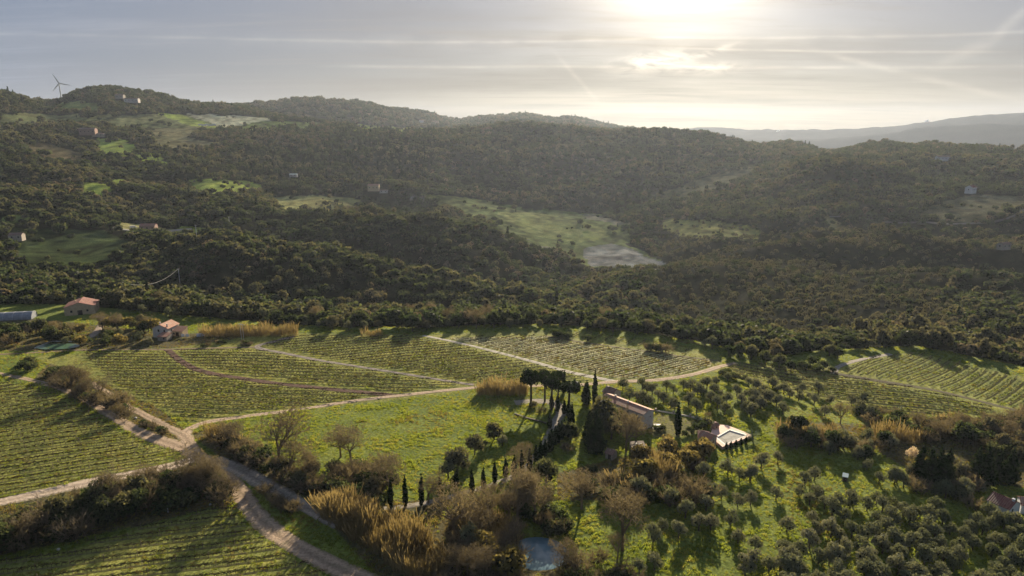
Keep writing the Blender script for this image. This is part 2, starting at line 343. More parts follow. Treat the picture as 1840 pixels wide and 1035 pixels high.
# ------------------------------------------------------------------ materials
def mat(name, build):
    m = bpy.data.materials.new(name); m.use_nodes = True; t = m.node_tree; t.nodes.clear(); X.nt = t
    o = t.nodes.new('ShaderNodeOutputMaterial'); s = build(t); t.links.new(s, o.inputs[0]); return m
def principled(t, col, rough=.8, bump=None, spec=.3, metal=0, bd=.1):
    p = t.nodes.new('ShaderNodeBsdfPrincipled'); p.inputs['Roughness'].default_value = rough
    p.inputs['Specular IOR Level'].default_value = spec; p.inputs['Metallic'].default_value = metal
    if isinstance(col, (tuple, list)): p.inputs['Base Color'].default_value = (*col, 1)
    else: t.links.new(col, p.inputs['Base Color'])
    if bump is not None:
        b = t.nodes.new('ShaderNodeBump'); b.inputs['Strength'].default_value = 1; b.inputs['Distance'].default_value = bd
        t.links.new(bump.v, b.inputs['Height']); t.links.new(b.outputs[0], p.inputs['Normal'])
    return p.outputs[0]
def diffuse(t, col, bump=None, bd=.1):
    p = t.nodes.new('ShaderNodeBsdfDiffuse'); p.inputs['Roughness'].default_value = .9; t.links.new(col, p.inputs[0])
    if bump is not None:
        b = t.nodes.new('ShaderNodeBump'); b.inputs['Distance'].default_value = bd; t.links.new(bump.v, b.inputs['Height']); t.links.new(b.outputs[0], p.inputs['Normal'])
    return p.outputs[0]
def pos(t): return t.nodes.new('ShaderNodeNewGeometry').outputs['Position']
def objc(t): return t.nodes.new('ShaderNodeTexCoord').outputs['Object']
def surf(name, col, col2, scale=1.0, rough=.85, bd=.05, spec=.2, detail=5):
    def b(t):
        n = noise(objc(t), scale, detail, .6)
        return principled(t, mixc(smooth(n, .3, .7), col, col2), rough, noise(objc(t), scale * 3, 3), spec, 0, bd)
    return mat(name, b)
def leafmat(name, cols, trans=.45, rough=.9, big=.02):
    def b(t):
        oi = t.nodes.new('ShaderNodeObjectInfo'); r = X(oi.outputs['Random'])
        n = noise(pos(t), big, 3)
        k = (r * .7 + smooth(n, .3, .7) * .5).clamp()
        c = mixc(smooth(k, 0, .55), cols[0], cols[1]); c = mixc(smooth(k, .6, 1.0), c, cols[2])
        n2 = noise(pos(t), .9, 2); c = mixc(smooth(n2, .3, .8) * .5, c, cols[3] if len(cols) > 3 else cols[1])
        d = t.nodes.new('ShaderNodeBsdfDiffuse'); t.links.new(c, d.inputs[0])
        tr = t.nodes.new('ShaderNodeBsdfTranslucent'); t.links.new(mixc(1.0, c, (1.5, 1.4, .8), 'MULTIPLY'), tr.inputs[0])
        m = t.nodes.new('ShaderNodeMixShader'); m.inputs[0].default_value = trans
        t.links.new(d.outputs[0], m.inputs[1]); t.links.new(tr.outputs[0], m.inputs[2]); return m.outputs[0]
    return mat(name, b)
MT = {}
def ground_build(t):
    a = t.nodes.new('ShaderNodeVertexColor'); a.layer_name = 'Col'
    p = pos(t)
    n1 = noise(p, .9, 5, .65); n2 = noise(p, .12, 4, .6); n3 = noise(p, .012, 4)
    c = mixc(1.0, a.outputs[0], mixc(smooth(n1, .3, .72), (.55, .55, .5), (1.35, 1.35, 1.3)), 'MULTIPLY')
    c = mixc(1.0, c, mixc(smooth(n2, .3, .7), (.72, .78, .8), (1.22, 1.15, 1.05)), 'MULTIPLY')
    c = mixc(1.0, c, mixc(smooth(n3, .3, .7), (.85, .9, .9), (1.15, 1.1, 1.1)), 'MULTIPLY')
    m = t.nodes.new('ShaderNodeMixShader'); t.links.new(a.outputs['Alpha'], m.inputs[0]); t.links.new(diffuse(t, c, n1 * 1.0 + n2 * .8, .22), m.inputs[1])
    t.links.new(principled(t, c, .95, n1 * 1.0 + n2 * .8, .05, 0, .2), m.inputs[2]); return m.outputs[0]
MT['ground'] = mat('ground', ground_build)
def track_build(t):
    a = t.nodes.new('ShaderNodeVertexColor'); a.layer_name = 'Col'; p = pos(t)
    n1 = noise(p, 1.3, 5, .65); n2 = noise(p, .25, 3)
    c = mixc(1.0, a.outputs[0], mixc(smooth(n1, .3, .7), (.72, .72, .7), (1.2, 1.2, 1.2)), 'MULTIPLY')
    c = mixc(smooth(n2, .5, .75) * .35, c, (.10, .11, .045))
    return principled(t, c, .95, n1, .06, 0, .22)
MT['track'] = mat('dirt_track', track_build)
MT['grass'] = leafmat('grass_blades', [(.115, .155, .028), (.185, .22, .040), (.25, .235, .07), (.085, .12, .022)], .55, .7, .05)
MT['vgrass'] = leafmat('vineyard_grass', [(.12, .165, .026), (.20, .235, .04), (.26, .24, .08), (.085, .12, .022)], .5, .7, .06)
MT['dry'] = leafmat('dry_grass', [(.13, .12, .045), (.20, .15, .06), (.16, .12, .06), (.08, .09, .03)], .4, .8, .05)
MT['olive'] = leafmat('olive_leaves', [(.10, .115, .07), (.14, .15, .10), (.18, .18, .13), (.08, .095, .055)], .25, .9)
MT['oak'] = leafmat('holm_oak_leaves', [(.030, .049, .024), (.056, .072, .038), (.110, .106, .066), (.020, .034, .019)], .42, .9, .006)
MT['pale'] = leafmat('pale_leaves', [(.085, .09, .058), (.12, .115, .078), (.15, .135, .095), (.07, .07, .042)], .3, .7, .01)
MT['pine'] = leafmat('pine_needles', [(.016, .03, .011), (.024, .04, .015), (.032, .044, .018), (.012, .022, .009)], .15, .9)
MT['cyp'] = leafmat('cypress_needles', [(.010, .022, .008), (.016, .03, .011), (.02, .034, .013), (.008, .016, .006)], .12, .9)
MT['reed'] = leafmat('golden_reed', [(.20, .155, .085), (.27, .21, .12), (.17, .13, .07), (.13, .10, .055)], .3, .7, .08)
MT['twig'] = leafmat('bare_twigs', [(.11, .092, .070), (.15, .125, .095), (.18, .15, .115), (.085, .07, .055)], .3, .8, .03)
MT['brush'] = leafmat('brushwood', [(.07, .07, .04), (.10, .085, .06), (.13, .105, .075), (.055, .05, .03)], .3, .9, .06)
MT['autumn'] = leafmat('golden_leaves', [(.13, .115, .05), (.17, .14, .06), (.14, .11, .06), (.09, .085, .04)], .45, .7)
MT['blossom'] = leafmat('pale_blossom', [(.5, .4, .3), (.55, .45, .38), (.45, .38, .3), (.3, .25, .2)], .35, .8)
MT['palm'] = leafmat('agave_leaves', [(.10, .13, .08), (.14, .17, .11), (.16, .18, .12), (.07, .09, .05)], .15, .9)
MT['bark'] = surf('bark', (.055, .042, .03), (.10, .08, .06), 3)
MT['core'] = surf('dark_core', (.012, .016, .008), (.02, .024, .012), 2)  # solid near-black filling that keeps crowns from being see-through
MT['stone'] = surf('stone_wall', (.22, .19, .155), (.34, .30, .25), 1.6, .9, .06)
MT['greyst'] = surf('grey_plaster', (.36, .33, .30), (.46, .42, .38), .8, .9, .03)
MT['cream'] = surf('cream_plaster', (.36, .27, .17), (.44, .34, .22), .7, .9, .02)
MT['white'] = surf('white_plaster', (.42, .43, .45), (.50, .50, .51), .6, .9, .02, .05)
MT['pinkp'] = surf('pink_plaster', (.22, .14, .11), (.28, .18, .14), .7, .9, .02)
def tiles(name, c1, c2, c3, px=.55, py=.0):
    def b(t):
        s = t.nodes.new('ShaderNodeSeparateXYZ'); t.links.new(objc(t), s.inputs[0])
        u = X(s.outputs[0]); wv = X.op('SINE', u * (6.2832 / px)); crs = X.op('FRACT', X(s.outputs[1]) * 2.2)
        n = noise(objc(t), 2.2, 4, .7); n2 = noise(objc(t), .5, 3)
        c = mixc(smooth(n, .3, .7), c1, c2); c = mixc(smooth(n2, .45, .7), c, c3)
        c = mixc((wv * -.5 + .2).clamp() * .65, c, (c1[0] * .35, c1[1] * .35, c1[2] * .35))
        return principled(t, c, .8, wv * .6 + crs * .4, .25, 0, .08)
    return mat(name, b)
MT['tile'] = tiles('terracotta_tiles', (.30, .14, .09), (.42, .22, .15), (.36, .24, .18))
MT['tile2'] = tiles('weathered_tiles', (.17, .10, .075), (.26, .16, .12), (.22, .17, .13))
MT['tilered'] = tiles('red_tiles', (.17, .065, .055), (.23, .10, .075), (.22, .12, .09))
MT['glass'] = mat('window_glass', lambda t: principled(t, (.02, .022, .025), .12, None, .5))
MT['wood'] = surf('weathered_wood', (.10, .075, .055), (.17, .13, .10), 4)
MT['shut'] = surf('dark_shutter', (.04, .03, .025), (.06, .045, .035), 3)
MT['terr'] = surf('pink_paving', (.50, .33, .26), (.58, .40, .32), 1.2, .8, .02)
MT['cover'] = surf('pale_pool_cover', (.26, .25, .22), (.38, .365, .33), .7, .95, .02, .02)
MT['cope'] = surf('white_coping', (.55, .53, .50), (.65, .63, .60), 2, .7, .02)
MT['metal'] = mat('pale_metal', lambda t: principled(t, (.30, .38, .40), .85, None, .5))
MT['galv'] = surf('galvanised_steel', (.32, .32, .33), (.42, .42, .42), 2, .5, .01, .5)
MT['cable'] = mat('cable', lambda t: principled(t, (.35, .34, .32), .6, None, .4))
MT['plastic'] = surf('polytunnel_film', (.15, .16, .18), (.22, .23, .25), .8, .5, .02, .4)
MT['blue'] = mat('blue_pool_water', lambda t: principled(t, (.05, .10, .06), .3, None, .5))
MT['redcloth'] = mat('red_cloth', lambda t: principled(t, (.45, .06, .05), .8, None, .2))
MT['terram'] = surf('grey_gravel', (.24, .22, .20), (.32, .29, .26), 2)
MT['rock'] = surf('pale_stone', (.34, .31, .27), (.48, .45, .40), 2)
def water_build(t):
    p = pos(t); n = noise(p, 1.2, 3, .5)
    return principled(t, mixc(smooth(noise(p, .25, 2), .35, .65), (.10, .17, .20), (.17, .25, .28)), .03, n, .8, 0, .012)  # sky reflection put into the base colour as pale blue
MT['steam'] = mat('steam', lambda t: diffuse(t, mixc(.5, (.75, .76, .8), (.7, .7, .75))))
MT['water'] = mat('pond_water', water_build)

# ------------------------------------------------------------------ object helpers
def setp(o, label=None, cat=None, group=None, kind=None):
    if label: o['label'] = label
    if cat: o['category'] = cat
    if group: o['group'] = group
    if kind: o['kind'] = kind
    return o
def mk(name, V, Fa, m, smooth_=False, col=None):
    me = bpy.data.meshes.new(name); V = np.asarray(V, np.float32)
    if isinstance(Fa, np.ndarray):
        nf, k = Fa.shape
        me.vertices.add(len(V)); me.vertices.foreach_set('co', V.ravel())
        me.loops.add(nf * k); me.loops.foreach_set('vertex_index', Fa.astype(np.int32).ravel())
        me.polygons.add(nf); me.polygons.foreach_set('loop_start', np.arange(0, nf * k, k, dtype=np.int32))
        me.update(calc_edges=True)
    else: me.from_pydata([tuple(map(float, v)) for v in V], [], Fa); me.update()
    for q in (m if isinstance(m, (list, tuple)) else [m]): me.materials.append(q)
    if smooth_: me.polygons.foreach_set('use_smooth', np.ones(len(me.polygons), bool))
    if col is not None:
        a = me.color_attributes.new('Col', 'FLOAT_COLOR', 'POINT'); c = np.ones((len(V), 4), np.float32); c[:, :np.shape(col)[1]] = col
        a.data.foreach_set('color', c.ravel())
    return me
def put(name, me, parent=None, loc=None, rz=0, s=None):
    o = bpy.data.objects.new(name, me); COL.objects.link(o)
    if parent: o.parent = parent
    if loc: o.location = loc
    if rz: o.rotation_euler = (0, 0, rz)
    if s is not None: o.scale = (s, s, s) if isinstance(s, (int, float)) else s
    return o
class MB:
    def __init__(s): s.V = []; s.F = []; s.mi = []
    def quad(s, a, b, c, d, m=0):
        i = len(s.V); s.V += [a, b, c, d]; s.F.append((i, i+1, i+2, i+3)); s.mi.append(m)
    def tri(s, a, b, c, m=0):
        i = len(s.V); s.V += [a, b, c]; s.F.append((i, i+1, i+2)); s.mi.append(m)
    def box(s, x0, x1, y0, y1, z0, z1, m=0):
        i = len(s.V); s.V += [(x0,y0,z0),(x1,y0,z0),(x1,y1,z0),(x0,y1,z0),(x0,y0,z1),(x1,y0,z1),(x1,y1,z1),(x0,y1,z1)]
        for f in ((0,3,2,1),(4,5,6,7),(0,1,5,4),(1,2,6,5),(2,3,7,6),(3,0,4,7)): s.F.append(tuple(i+k for k in f)); s.mi.append(m)
    def tube(s, p, q, r0, r1, n=5, m=0, cap=True):
        p, q = Vector(p), Vector(q); d = (q - p)
        if d.length < 1e-6: return
        d.normalize(); u = d.orthogonal().normalized(); v = d.cross(u); i = len(s.V)
        for c, r in ((p, r0), (q, r1)):
            for k in range(n):
                a = 2 * math.pi * k / n; s.V.append(tuple(c + (u * math.cos(a) + v * math.sin(a)) * r))
        for k in range(n): s.F.append((i+k, i+(k+1) % n, i+n+(k+1) % n, i+n+k)); s.mi.append(m)
        if cap: s.F.append(tuple(i+n+k for k in range(n))); s.mi.append(m)
    def poly(s, pts, m=0):
        i = len(s.V); s.V += list(pts); s.F.append(tuple(range(i, i+len(pts)))); s.mi.append(m)
    def mesh(s, name, m, smooth_=False):
        me = mk(name, s.V, s.F, m, smooth_)
        if any(s.mi): me.polygons.foreach_set('material_index', s.mi)
        return me
    def build(s, name, m, parent=None, smooth_=False, **k): return put(name, s.mesh(name, m, smooth_), parent, **k)

# ------------------------------------------------------------------ terrain mesh
def ground_colour(x, y, z):
    n = len(x); c = np.empty((n, 3)); r = np.hypot(x, y); onp = r < edge_r(x, y) + 14
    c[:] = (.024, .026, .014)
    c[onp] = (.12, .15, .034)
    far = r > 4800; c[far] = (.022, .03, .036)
    px, py = project(x, y, z); front = (y > 0) & (r < 3500) & ~onp
    j1, j2 = vnoise(x / 22, y / 22, 5) * 14, vnoise(x / 22, y / 22, 6) * 5
    for q, k in FAR + QUARRY: c[front & inpoly(px + j1, py + j2, q)] = np.array(k) * 1.9
    c[front] *= (1 + .7 * vnoise(x / 25, y / 60, 15) + 1.0 * vnoise(x / 9, y / 14, 16))[front][:, None]
    near = onp
    for q in RWL: c[near & inpoly(x, y, q)] = (.085, .075, .04)
    c[near & inpoly(x, y, HULL)] = (.18, .185, .055)
    for i, q in enumerate(VW): c[near & inpoly(x, y, q)] = (.21, .215, .062) if i != 5 else (.33, .31, .18)  # shining vineyard: its sheen is put into a paler ground colour
    c[near & inpoly(x, y, LAWN)] = (.13, .12, .05)
    return c
vx, vy, vz = PX.ravel(), PY.ravel(), Z.ravel()
gc = np.column_stack([ground_colour(vx, vy, vz), np.where(np.hypot(vx, vy) < edge_r(vx, vy) + 14, .85, .12)])   # fourth value: gloss added so the plateau shines in low sun; hills stay dull
NR = len(RR)
ii, jj = np.meshgrid(np.arange(A - 1), np.arange(NR - 1), indexing='ij')
q0 = (ii * NR + jj).ravel()
faces = np.stack([q0, q0 + 1, q0 + NR + 1, q0 + NR], 1)[:, ::-1]
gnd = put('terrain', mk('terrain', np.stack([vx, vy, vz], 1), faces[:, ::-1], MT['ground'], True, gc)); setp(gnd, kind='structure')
b = MB(); k = 24
b.poly([(5 * math.sin(2 * math.pi * i / k), 5 * math.cos(2 * math.pi * i / k), float(Z[:, 0].mean()) - .3) for i in range(k)][::-1]); g0 = b.build('ground', MT['core']); setp(g0, kind='structure')

# ------------------------------------------------------------------ tracks
ROADMASK = []
def spline(pts, step):
    pts = np.array(pts, float); o = []
    for i in range(len(pts) - 1):
        p0, p1, p2, p3 = pts[max(i-1, 0)], pts[i], pts[i+1], pts[min(i+2, len(pts)-1)]
        n = max(2, int(np.hypot(*(p2 - p1)) / step))
        for k in range(n):
            t = k / n; o.append(.5 * ((2*p1) + (-p0+p2)*t + (2*p0-5*p1+4*p2-p3)*t*t + (-p0+3*p1-3*p2+p3)*t**3))
    o.append(pts[-1]); return np.array(o)
def track(name, pix, width, col, ruts=True, step=1.6, lift=.10, world=None):
    L = spline(world or [P(*p) for p in pix], step); d = np.gradient(L, axis=0); d /= np.linalg.norm(d, axis=1)[:, None]
    nrm = np.stack([-d[:, 1], d[:, 0]], 1); t = np.linspace(0, 1, len(L))
    wd = (np.interp(t, np.linspace(0, 1, len(width)), width) if isinstance(width, (list, tuple)) else np.full(len(L), width))
    offs = np.array([-.5, -.36, -.25, -.13, 0, .13, .25, .36, .5]); V = []; C = []
    jit = 1 + .14 * vnoise(L[:, 0] / 5, L[:, 1] / 5, 8) * 2
    sh = np.array([.62, .95, 1.15, .95, .72, .95, 1.15, .95, .62]) if ruts else np.array([.8, .95, 1, 1, 1, 1, 1, .95, .8])
    for k, o in enumerate(offs):
        q = L + nrm * (o * wd * (jit if abs(o) > .4 else 1))[:, None]
        z = height(q[:, 0], q[:, 1]) + (lift if abs(o) < .45 else lift * .15)
        V.append(np.stack([q[:, 0], q[:, 1], z], 1)); C.append(np.tile(np.array(col) * sh[k] * (1 if sh[k] > .7 else np.array([.9, 1, .8])), (len(L), 1)))
    V = np.stack(V, 1).reshape(-1, 3); C = np.stack(C, 1).reshape(-1, 3); n = len(offs)
    i, j = np.meshgrid(np.arange(len(L) - 1), np.arange(n - 1), indexing='ij'); a = (i * n + j).ravel()
    fa = np.stack([a, a + n, a + n + 1, a + 1], 1)[:, ::-1]
    o = put(name, mk(name, V, fa, MT['track'], True, C)); setp(o, kind='structure')
    ROADMASK.append((L, wd)); return o
DIRT = (.30, .225, .16); GREYD = (.29, .25, .21)
track('dirt_road', [(-60,660),(0,672),(60,684),(130,706),(190,740),(250,776),(320,802),(352,818),(400,850),(432,885),(455,920),(505,965),(575,1005),(660,1045),(720,1075)], [3.4,3.4,3.4,3.6,4,5,6,6.2,6.2,6.2,6.2,6.2], DIRT)
track('dirt_lane', [(165,688),(225,728),(290,762),(332,785),(350,815)], [3,3.4,4,5], DIRT, lift=.14)
track('dirt_lane', [(338,795),(335,776),(372,759),(460,746),(540,736),(620,723),(700,713),(780,704),(852,697),(900,694),(960,694),(1040,692),(1112,686),(1180,683),(1246,673),(1290,660),(1322,652)], [5,3.6,3.2,3.2,3.2,3.2,3.2,3.4,3.6,3.6,3.4], (.34,.26,.19), lift=.12)
track('gravel_lane', [(-60,915),(60,890),(150,870),(240,852),(330,832),(360,818)], [6,6,6.5,6,5], (.36,.29,.23), lift=.16)
track('dirt_lane', [(385,826),(430,845),(480,872),(530,900),(572,925),(610,945)], [7,6.5,6,5,4], GREYD, lift=.18)
AVE = [(690,915),(760,905),(810,893),(850,882),(878,873),(915,860),(943,843),(959,822),(978,799),(989,776),(1001,755),(1009,742),(1004,730),(985,722),(950,722),(925,724)]
track('gravel_drive', AVE, [2.6,2.6,2.6,2.4,2.4,3,4,5,5], (.24,.215,.185), False, lift=.12)
track('earth_lane', [(300,628),(330,652),(370,669),(460,684),(560,696),(650,705),(716,711)], 3.6, (.085,.05,.04), False)
track('gravel_lane', [(530,604),(495,613),(462,624),(520,637),(620,655),(700,668),(780,681),(852,692)], [3,3.2,2.6,2.4,2.4,2.6], (.21,.18,.16))
track('gravel_lane', [(760,603),(800,611),(870,627),(950,648),(1020,668),(1078,680),(1105,686)], [2.4,2.6,3,3.4,3.6], (.36,.33,.28))
track('grass_lane', [(-60,640),(60,634),(150,629),(300,628),(462,624)], 2.4, (.17,.13,.09))
track('earth_lane', [(1500,671),(1600,688),(1700,706),(1800,731),(1860,745)], 3.2, (.07,.06,.035), False)
track('earth_lane', [(1498,672),(1505,660),(1540,648),(1600,636)], 3, (.26,.23,.2), False)
track('earth_lane', [(980,604),(1080,620),(1200,637),(1300,650)], 2.2, (.14,.12,.07), False)
track('country_road', [(1490,390),(1560,394),(1640,400),(1700,403),(1760,401),(1800,396),(1835,380),(1870,368)], 4.5, (.10, .10, .095), False, 8, .7)
track('country_road', [(200,408),(240,415),(262,418),(300,417),(345,412)], 6, (.36,.33,.28), False, 6, .6)
track('gravel_lane', [(175,568),(186,575),(170,600),(150,612)], 4, (.26,.21,.17), False, 3, .3)
def near_road(x, y, m=.4):
    o = np.zeros(np.shape(x), bool)
    for L, wd in ROADMASK:
        if abs(L[:, 1]).max() > 500: continue
        for k in range(0, len(L), 2):
            o |= (x - L[k, 0]) ** 2 + (y - L[k, 1]) ** 2 < (wd[k] / 2 + m) ** 2
    return o
# pond
px_, py_ = pond
b = MB(); b.poly([(px_ + 11.5 * math.cos(t) * (1 + .1 * math.sin(3 * t)), py_ + 11 * math.sin(t), hz(px_ + 11, py_) - .75) for t in np.linspace(0, 2 * math.pi, 40, endpoint=False)])
setp(b.build('pond_water', MT['water']), kind='structure')

# ------------------------------------------------------------------ vegetation prototypes
def cards(pts, nrm, size, rs, jitter=.9, aspect=1.0):
    n = len(pts); nv = nrm + rs.normal(0, jitter, (n, 3)); nv /= np.linalg.norm(nv, axis=1)[:, None] + 1e-9
    t = np.cross(nv, rs.normal(0, 1, (n, 3))); t /= np.linalg.norm(t, axis=1)[:, None] + 1e-9; bt = np.cross(nv, t)
    s = size * rs.uniform(.6, 1.35, n)[:, None]; t = t * s; bt = bt * s * aspect
    k = rs.uniform(.15, .5, (n, 1))
    V = np.stack([pts - t * .5 - bt * .5, pts + t * .5 - bt * k, pts + t * .4 + bt * .5, pts - t * .5 + bt * k], 1).reshape(-1, 3)
    return V
def crown_mesh(name, lobes, ncards, size, m, rs, core=.0, jitter=.9, aspect=1.0, lowcut=-.75, mcore=None):
    """lobes: (cx,cy,cz,rx,ry,rz); leaf cards over each lobe, a solid dark core inside against see-through"""
    vol = np.array([l[3] * l[4] + l[3] * l[5] for l in lobes]); cnt = (vol / vol.sum() * ncards).astype(int) + 1
    V = []
    for l, c in zip(lobes, cnt):
        d = rs.normal(0, 1, (int(c * 1.3), 3)); d /= np.linalg.norm(d, axis=1)[:, None]; d = d[d[:, 2] > lowcut][:c]
        rad = rs.uniform(.72, 1.08, len(d))[:, None]
        V.append(cards(np.array(l[:3]) + d * rad * np.array(l[3:]), d, size, rs, jitter, aspect))
    V = np.concatenate(V); nc = len(V) // 4; Fq = np.arange(nc * 4).reshape(-1, 4)
    mi = [0] * nc; ff = [tuple(q) for q in Fq]; VV = [tuple(v) for v in V]
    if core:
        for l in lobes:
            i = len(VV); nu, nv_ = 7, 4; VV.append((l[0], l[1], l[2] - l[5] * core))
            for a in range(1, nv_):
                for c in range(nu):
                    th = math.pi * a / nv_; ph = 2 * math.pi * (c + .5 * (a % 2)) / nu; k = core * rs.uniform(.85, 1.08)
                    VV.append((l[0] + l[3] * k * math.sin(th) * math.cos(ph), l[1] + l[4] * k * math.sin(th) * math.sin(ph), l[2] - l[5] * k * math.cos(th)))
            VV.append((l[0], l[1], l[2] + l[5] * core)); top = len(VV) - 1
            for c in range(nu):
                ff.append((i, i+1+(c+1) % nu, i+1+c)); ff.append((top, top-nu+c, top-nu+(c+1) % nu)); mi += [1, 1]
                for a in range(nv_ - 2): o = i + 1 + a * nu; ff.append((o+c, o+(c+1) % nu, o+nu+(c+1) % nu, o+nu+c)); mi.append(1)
    me = mk(name, VV, ff, [m, mcore or MT['core']]); me.polygons.foreach_set('material_index', mi); return me
def rand_lobes(rs, n, spread, r, z0, flat=.8, zs=.5):
    o = []
    for i in range(n):
        a = 2 * math.pi * (i + rs.uniform(-.3, .3)) / max(n - 1, 1); d = 0 if i == 0 else spread * rs.uniform(.7, 1.1); rr = r * rs.uniform(.75, 1.1)
        o.append((d * math.cos(a), d * math.sin(a), z0 + (zs if i == 0 else rs.uniform(-zs, zs)), rr, rr, rr * flat))
    return o
def trunk_mesh(name, h, r, lobes, rs, lean=.2):
    b = MB(); p = Vector((0, 0, -.3)); q = Vector((rs.uniform(-lean, lean), rs.uniform(-lean, lean), h)); b.tube(p, q, r, r * .75, 6)
    for l in lobes: b.tube(q, Vector((l[0] * .8, l[1] * .8, l[2])), r * .5, r * .15, 4)
    return b.mesh(name, MT['bark'])
KINDS = {}
def proto(kind, parts): KINDS.setdefault(kind, []).append(parts)
for v in range(5):      # olive: open round crown in several puffs on a short forked trunk, 5 m wide
    rs = np.random.default_rng(100 + v); L = rand_lobes(rs, 7, 1.15, .85, 2.4, 1.15, .95)
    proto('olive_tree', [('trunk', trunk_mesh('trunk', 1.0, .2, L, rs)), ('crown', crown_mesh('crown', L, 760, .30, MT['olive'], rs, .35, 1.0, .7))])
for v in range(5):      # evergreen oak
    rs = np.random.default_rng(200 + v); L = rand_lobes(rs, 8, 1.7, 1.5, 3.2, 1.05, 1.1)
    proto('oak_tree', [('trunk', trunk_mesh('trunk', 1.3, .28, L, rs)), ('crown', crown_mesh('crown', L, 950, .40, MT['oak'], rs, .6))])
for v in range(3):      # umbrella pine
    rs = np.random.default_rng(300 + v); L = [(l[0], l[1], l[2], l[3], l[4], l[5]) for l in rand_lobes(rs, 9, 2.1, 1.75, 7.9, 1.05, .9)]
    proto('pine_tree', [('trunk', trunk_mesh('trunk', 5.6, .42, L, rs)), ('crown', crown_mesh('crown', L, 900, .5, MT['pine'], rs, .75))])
for v in range(4):      # cypress: tight spindle
    rs = np.random.default_rng(400 + v); L = []
    for k in range(9):
        t = k / 8; rr = .78 * (math.sin(math.pi * min(1, t * .88 + .14)) ** .75) * (1 - t * .55) + .08
        L.append((rs.normal(0, .05), rs.normal(0, .05), .9 + t * 8.3, rr, rr, .95))
    b = MB(); b.tube((0, 0, -.3), (0, 0, 1.4), .16, .14, 6)
    proto('cypress_tree', [('trunk', b.mesh('trunk', MT['bark'])), ('crown', crown_mesh('crown', L, 520, .34, MT['cyp'], rs, .82, .5, 1.6, -.9))])
def bare(name, rs, h, spread, depth, seg, m, r0, tw=.035, twigs=3):
    b = MB()
    def grow(p, d, L, r, k):
        q = p + d * L
        if k >= 3:
            u = d.orthogonal().normalized() * max(r, tw); b.quad(tuple(p - u), tuple(p + u), tuple(q + u * .5), tuple(q - u * .5))
        else: b.tube(p, q, r, r * .7, 5 if k < 2 else 3, 0, False)
        if k >= depth:
            for _ in range(twigs):
                e = (d + Vector(rs.normal(0, .6, 3))).normalized(); u = e.orthogonal().normalized() * tw; z = q + e * L * rs.uniform(.5, 1.0)
                b.tri(tuple(q - u), tuple(q + u), tuple(z))
            return
        for c in range(seg if k else seg + 1):
            e = (d + Vector(rs.normal(0, spread, 3)) + Vector((0, 0, .12))).normalized()
            grow(q if c else p + d * L * .8, e, L * rs.uniform(.6, .85), r * .62, k + 1)
    grow(Vector((0, 0, -.2)), Vector((0, 0, 1)), h * .24, r0, 0)
    return b
for v in range(3):
    rs = np.random.default_rng(500 + v)
    LB_ = [(0, 0, 5.6, 2.3, 2.3, 1.7), (1.5, .5, 4.8, 1.5, 1.5, 1.3), (-1.4, .9, 5.0, 1.5, 1.5, 1.4), (.2, -1.5, 4.9, 1.5, 1.5, 1.3)]
    proto('bare_tree', [('crown', crown_mesh('crown', LB_, 900, .30, MT['twig'], rs, 0, 1.2, .22)), ('trunk', bare('trunk', rs, 10.5, .56, 5, 3, None, .24, .03, 5).mesh('trunk', MT['twig']))])
for v in range(4):      # leafless shrub: many stems
    rs = np.random.default_rng(540 + v); b = MB()
    for s in range(16):
        a = rs.uniform(0, 2 * math.pi); d = Vector((math.cos(a) * rs.uniform(.1, .9), math.sin(a) * rs.uniform(.1, .9), 1)).normalized(); p = Vector((math.cos(a) * .5, math.sin(a) * .5, -.2)); L = rs.uniform(1.2, 2.1)
        u = d.orthogonal().normalized() * .05; q = p + d * L; b.quad(tuple(p - u), tuple(p + u), tuple(q + u * .6), tuple(q - u * .6))
        for _ in range(5):
            e = (d + Vector(rs.normal(0, .5, 3))).normalized(); q1 = q - d * rs.uniform(0, L * .5); z = q1 + e * rs.uniform(.7, 1.5); u = e.orthogonal().normalized() * .04
            b.quad(tuple(q1 - u), tuple(q1 + u), tuple(z + u * .5), tuple(z - u * .5))
            for _ in range(7):
                f = (e + Vector(rs.normal(0, .6, 3))).normalized(); z1 = q1 + (z - q1) * rs.uniform(.3, 1); u2 = f.orthogonal().normalized() * .035; b.tri(tuple(z1 - u2), tuple(z1 + u2), tuple(z1 + f * rs.uniform(.4, .9)))
    L = [(0, 0, .9, 1.2, 1.2, .9)]
    proto('bare_shrub', [('stems', b.mesh('stems', MT['twig'])), ('crown', crown_mesh('crown', rand_lobes(rs, 6, .9, .75, 1.1, .95, .6), 210, .17, MT['brush'], rs, .30))])
for v in range(4):
    rs = np.random.default_rng(600 + v)
    proto('evergreen_shrub', [('crown', crown_mesh('crown', rand_lobes(rs, 6, 1.0, .95, 1.1, .95, .45), 460, .28, MT['oak'], rs, .5, 1.0))])
for v in range(3):
    rs = np.random.default_rng(640 + v); L = rand_lobes(rs, 7, 1.35, 1.2, 2.7, 1.05, .9)
    proto('pale_tree', [('trunk', trunk_mesh('trunk', 1.7, .18, L, rs)), ('crown', crown_mesh('crown', L, 560, .42, MT['pale'], rs, .45))])
rs = np.random.default_rng(660); L = rand_lobes(rs, 6, 1.3, 1.1, 2.2, .95, .5)
proto('golden_shrub', [('crown', crown_mesh('crown', L, 600, .33, MT['autumn'], rs, .5))])
proto('blossom_tree', [('trunk', trunk_mesh('trunk', 1.2, .12, L, rs)), ('crown', crown_mesh('crown', L, 520, .3, MT['blossom'], rs, .0))])
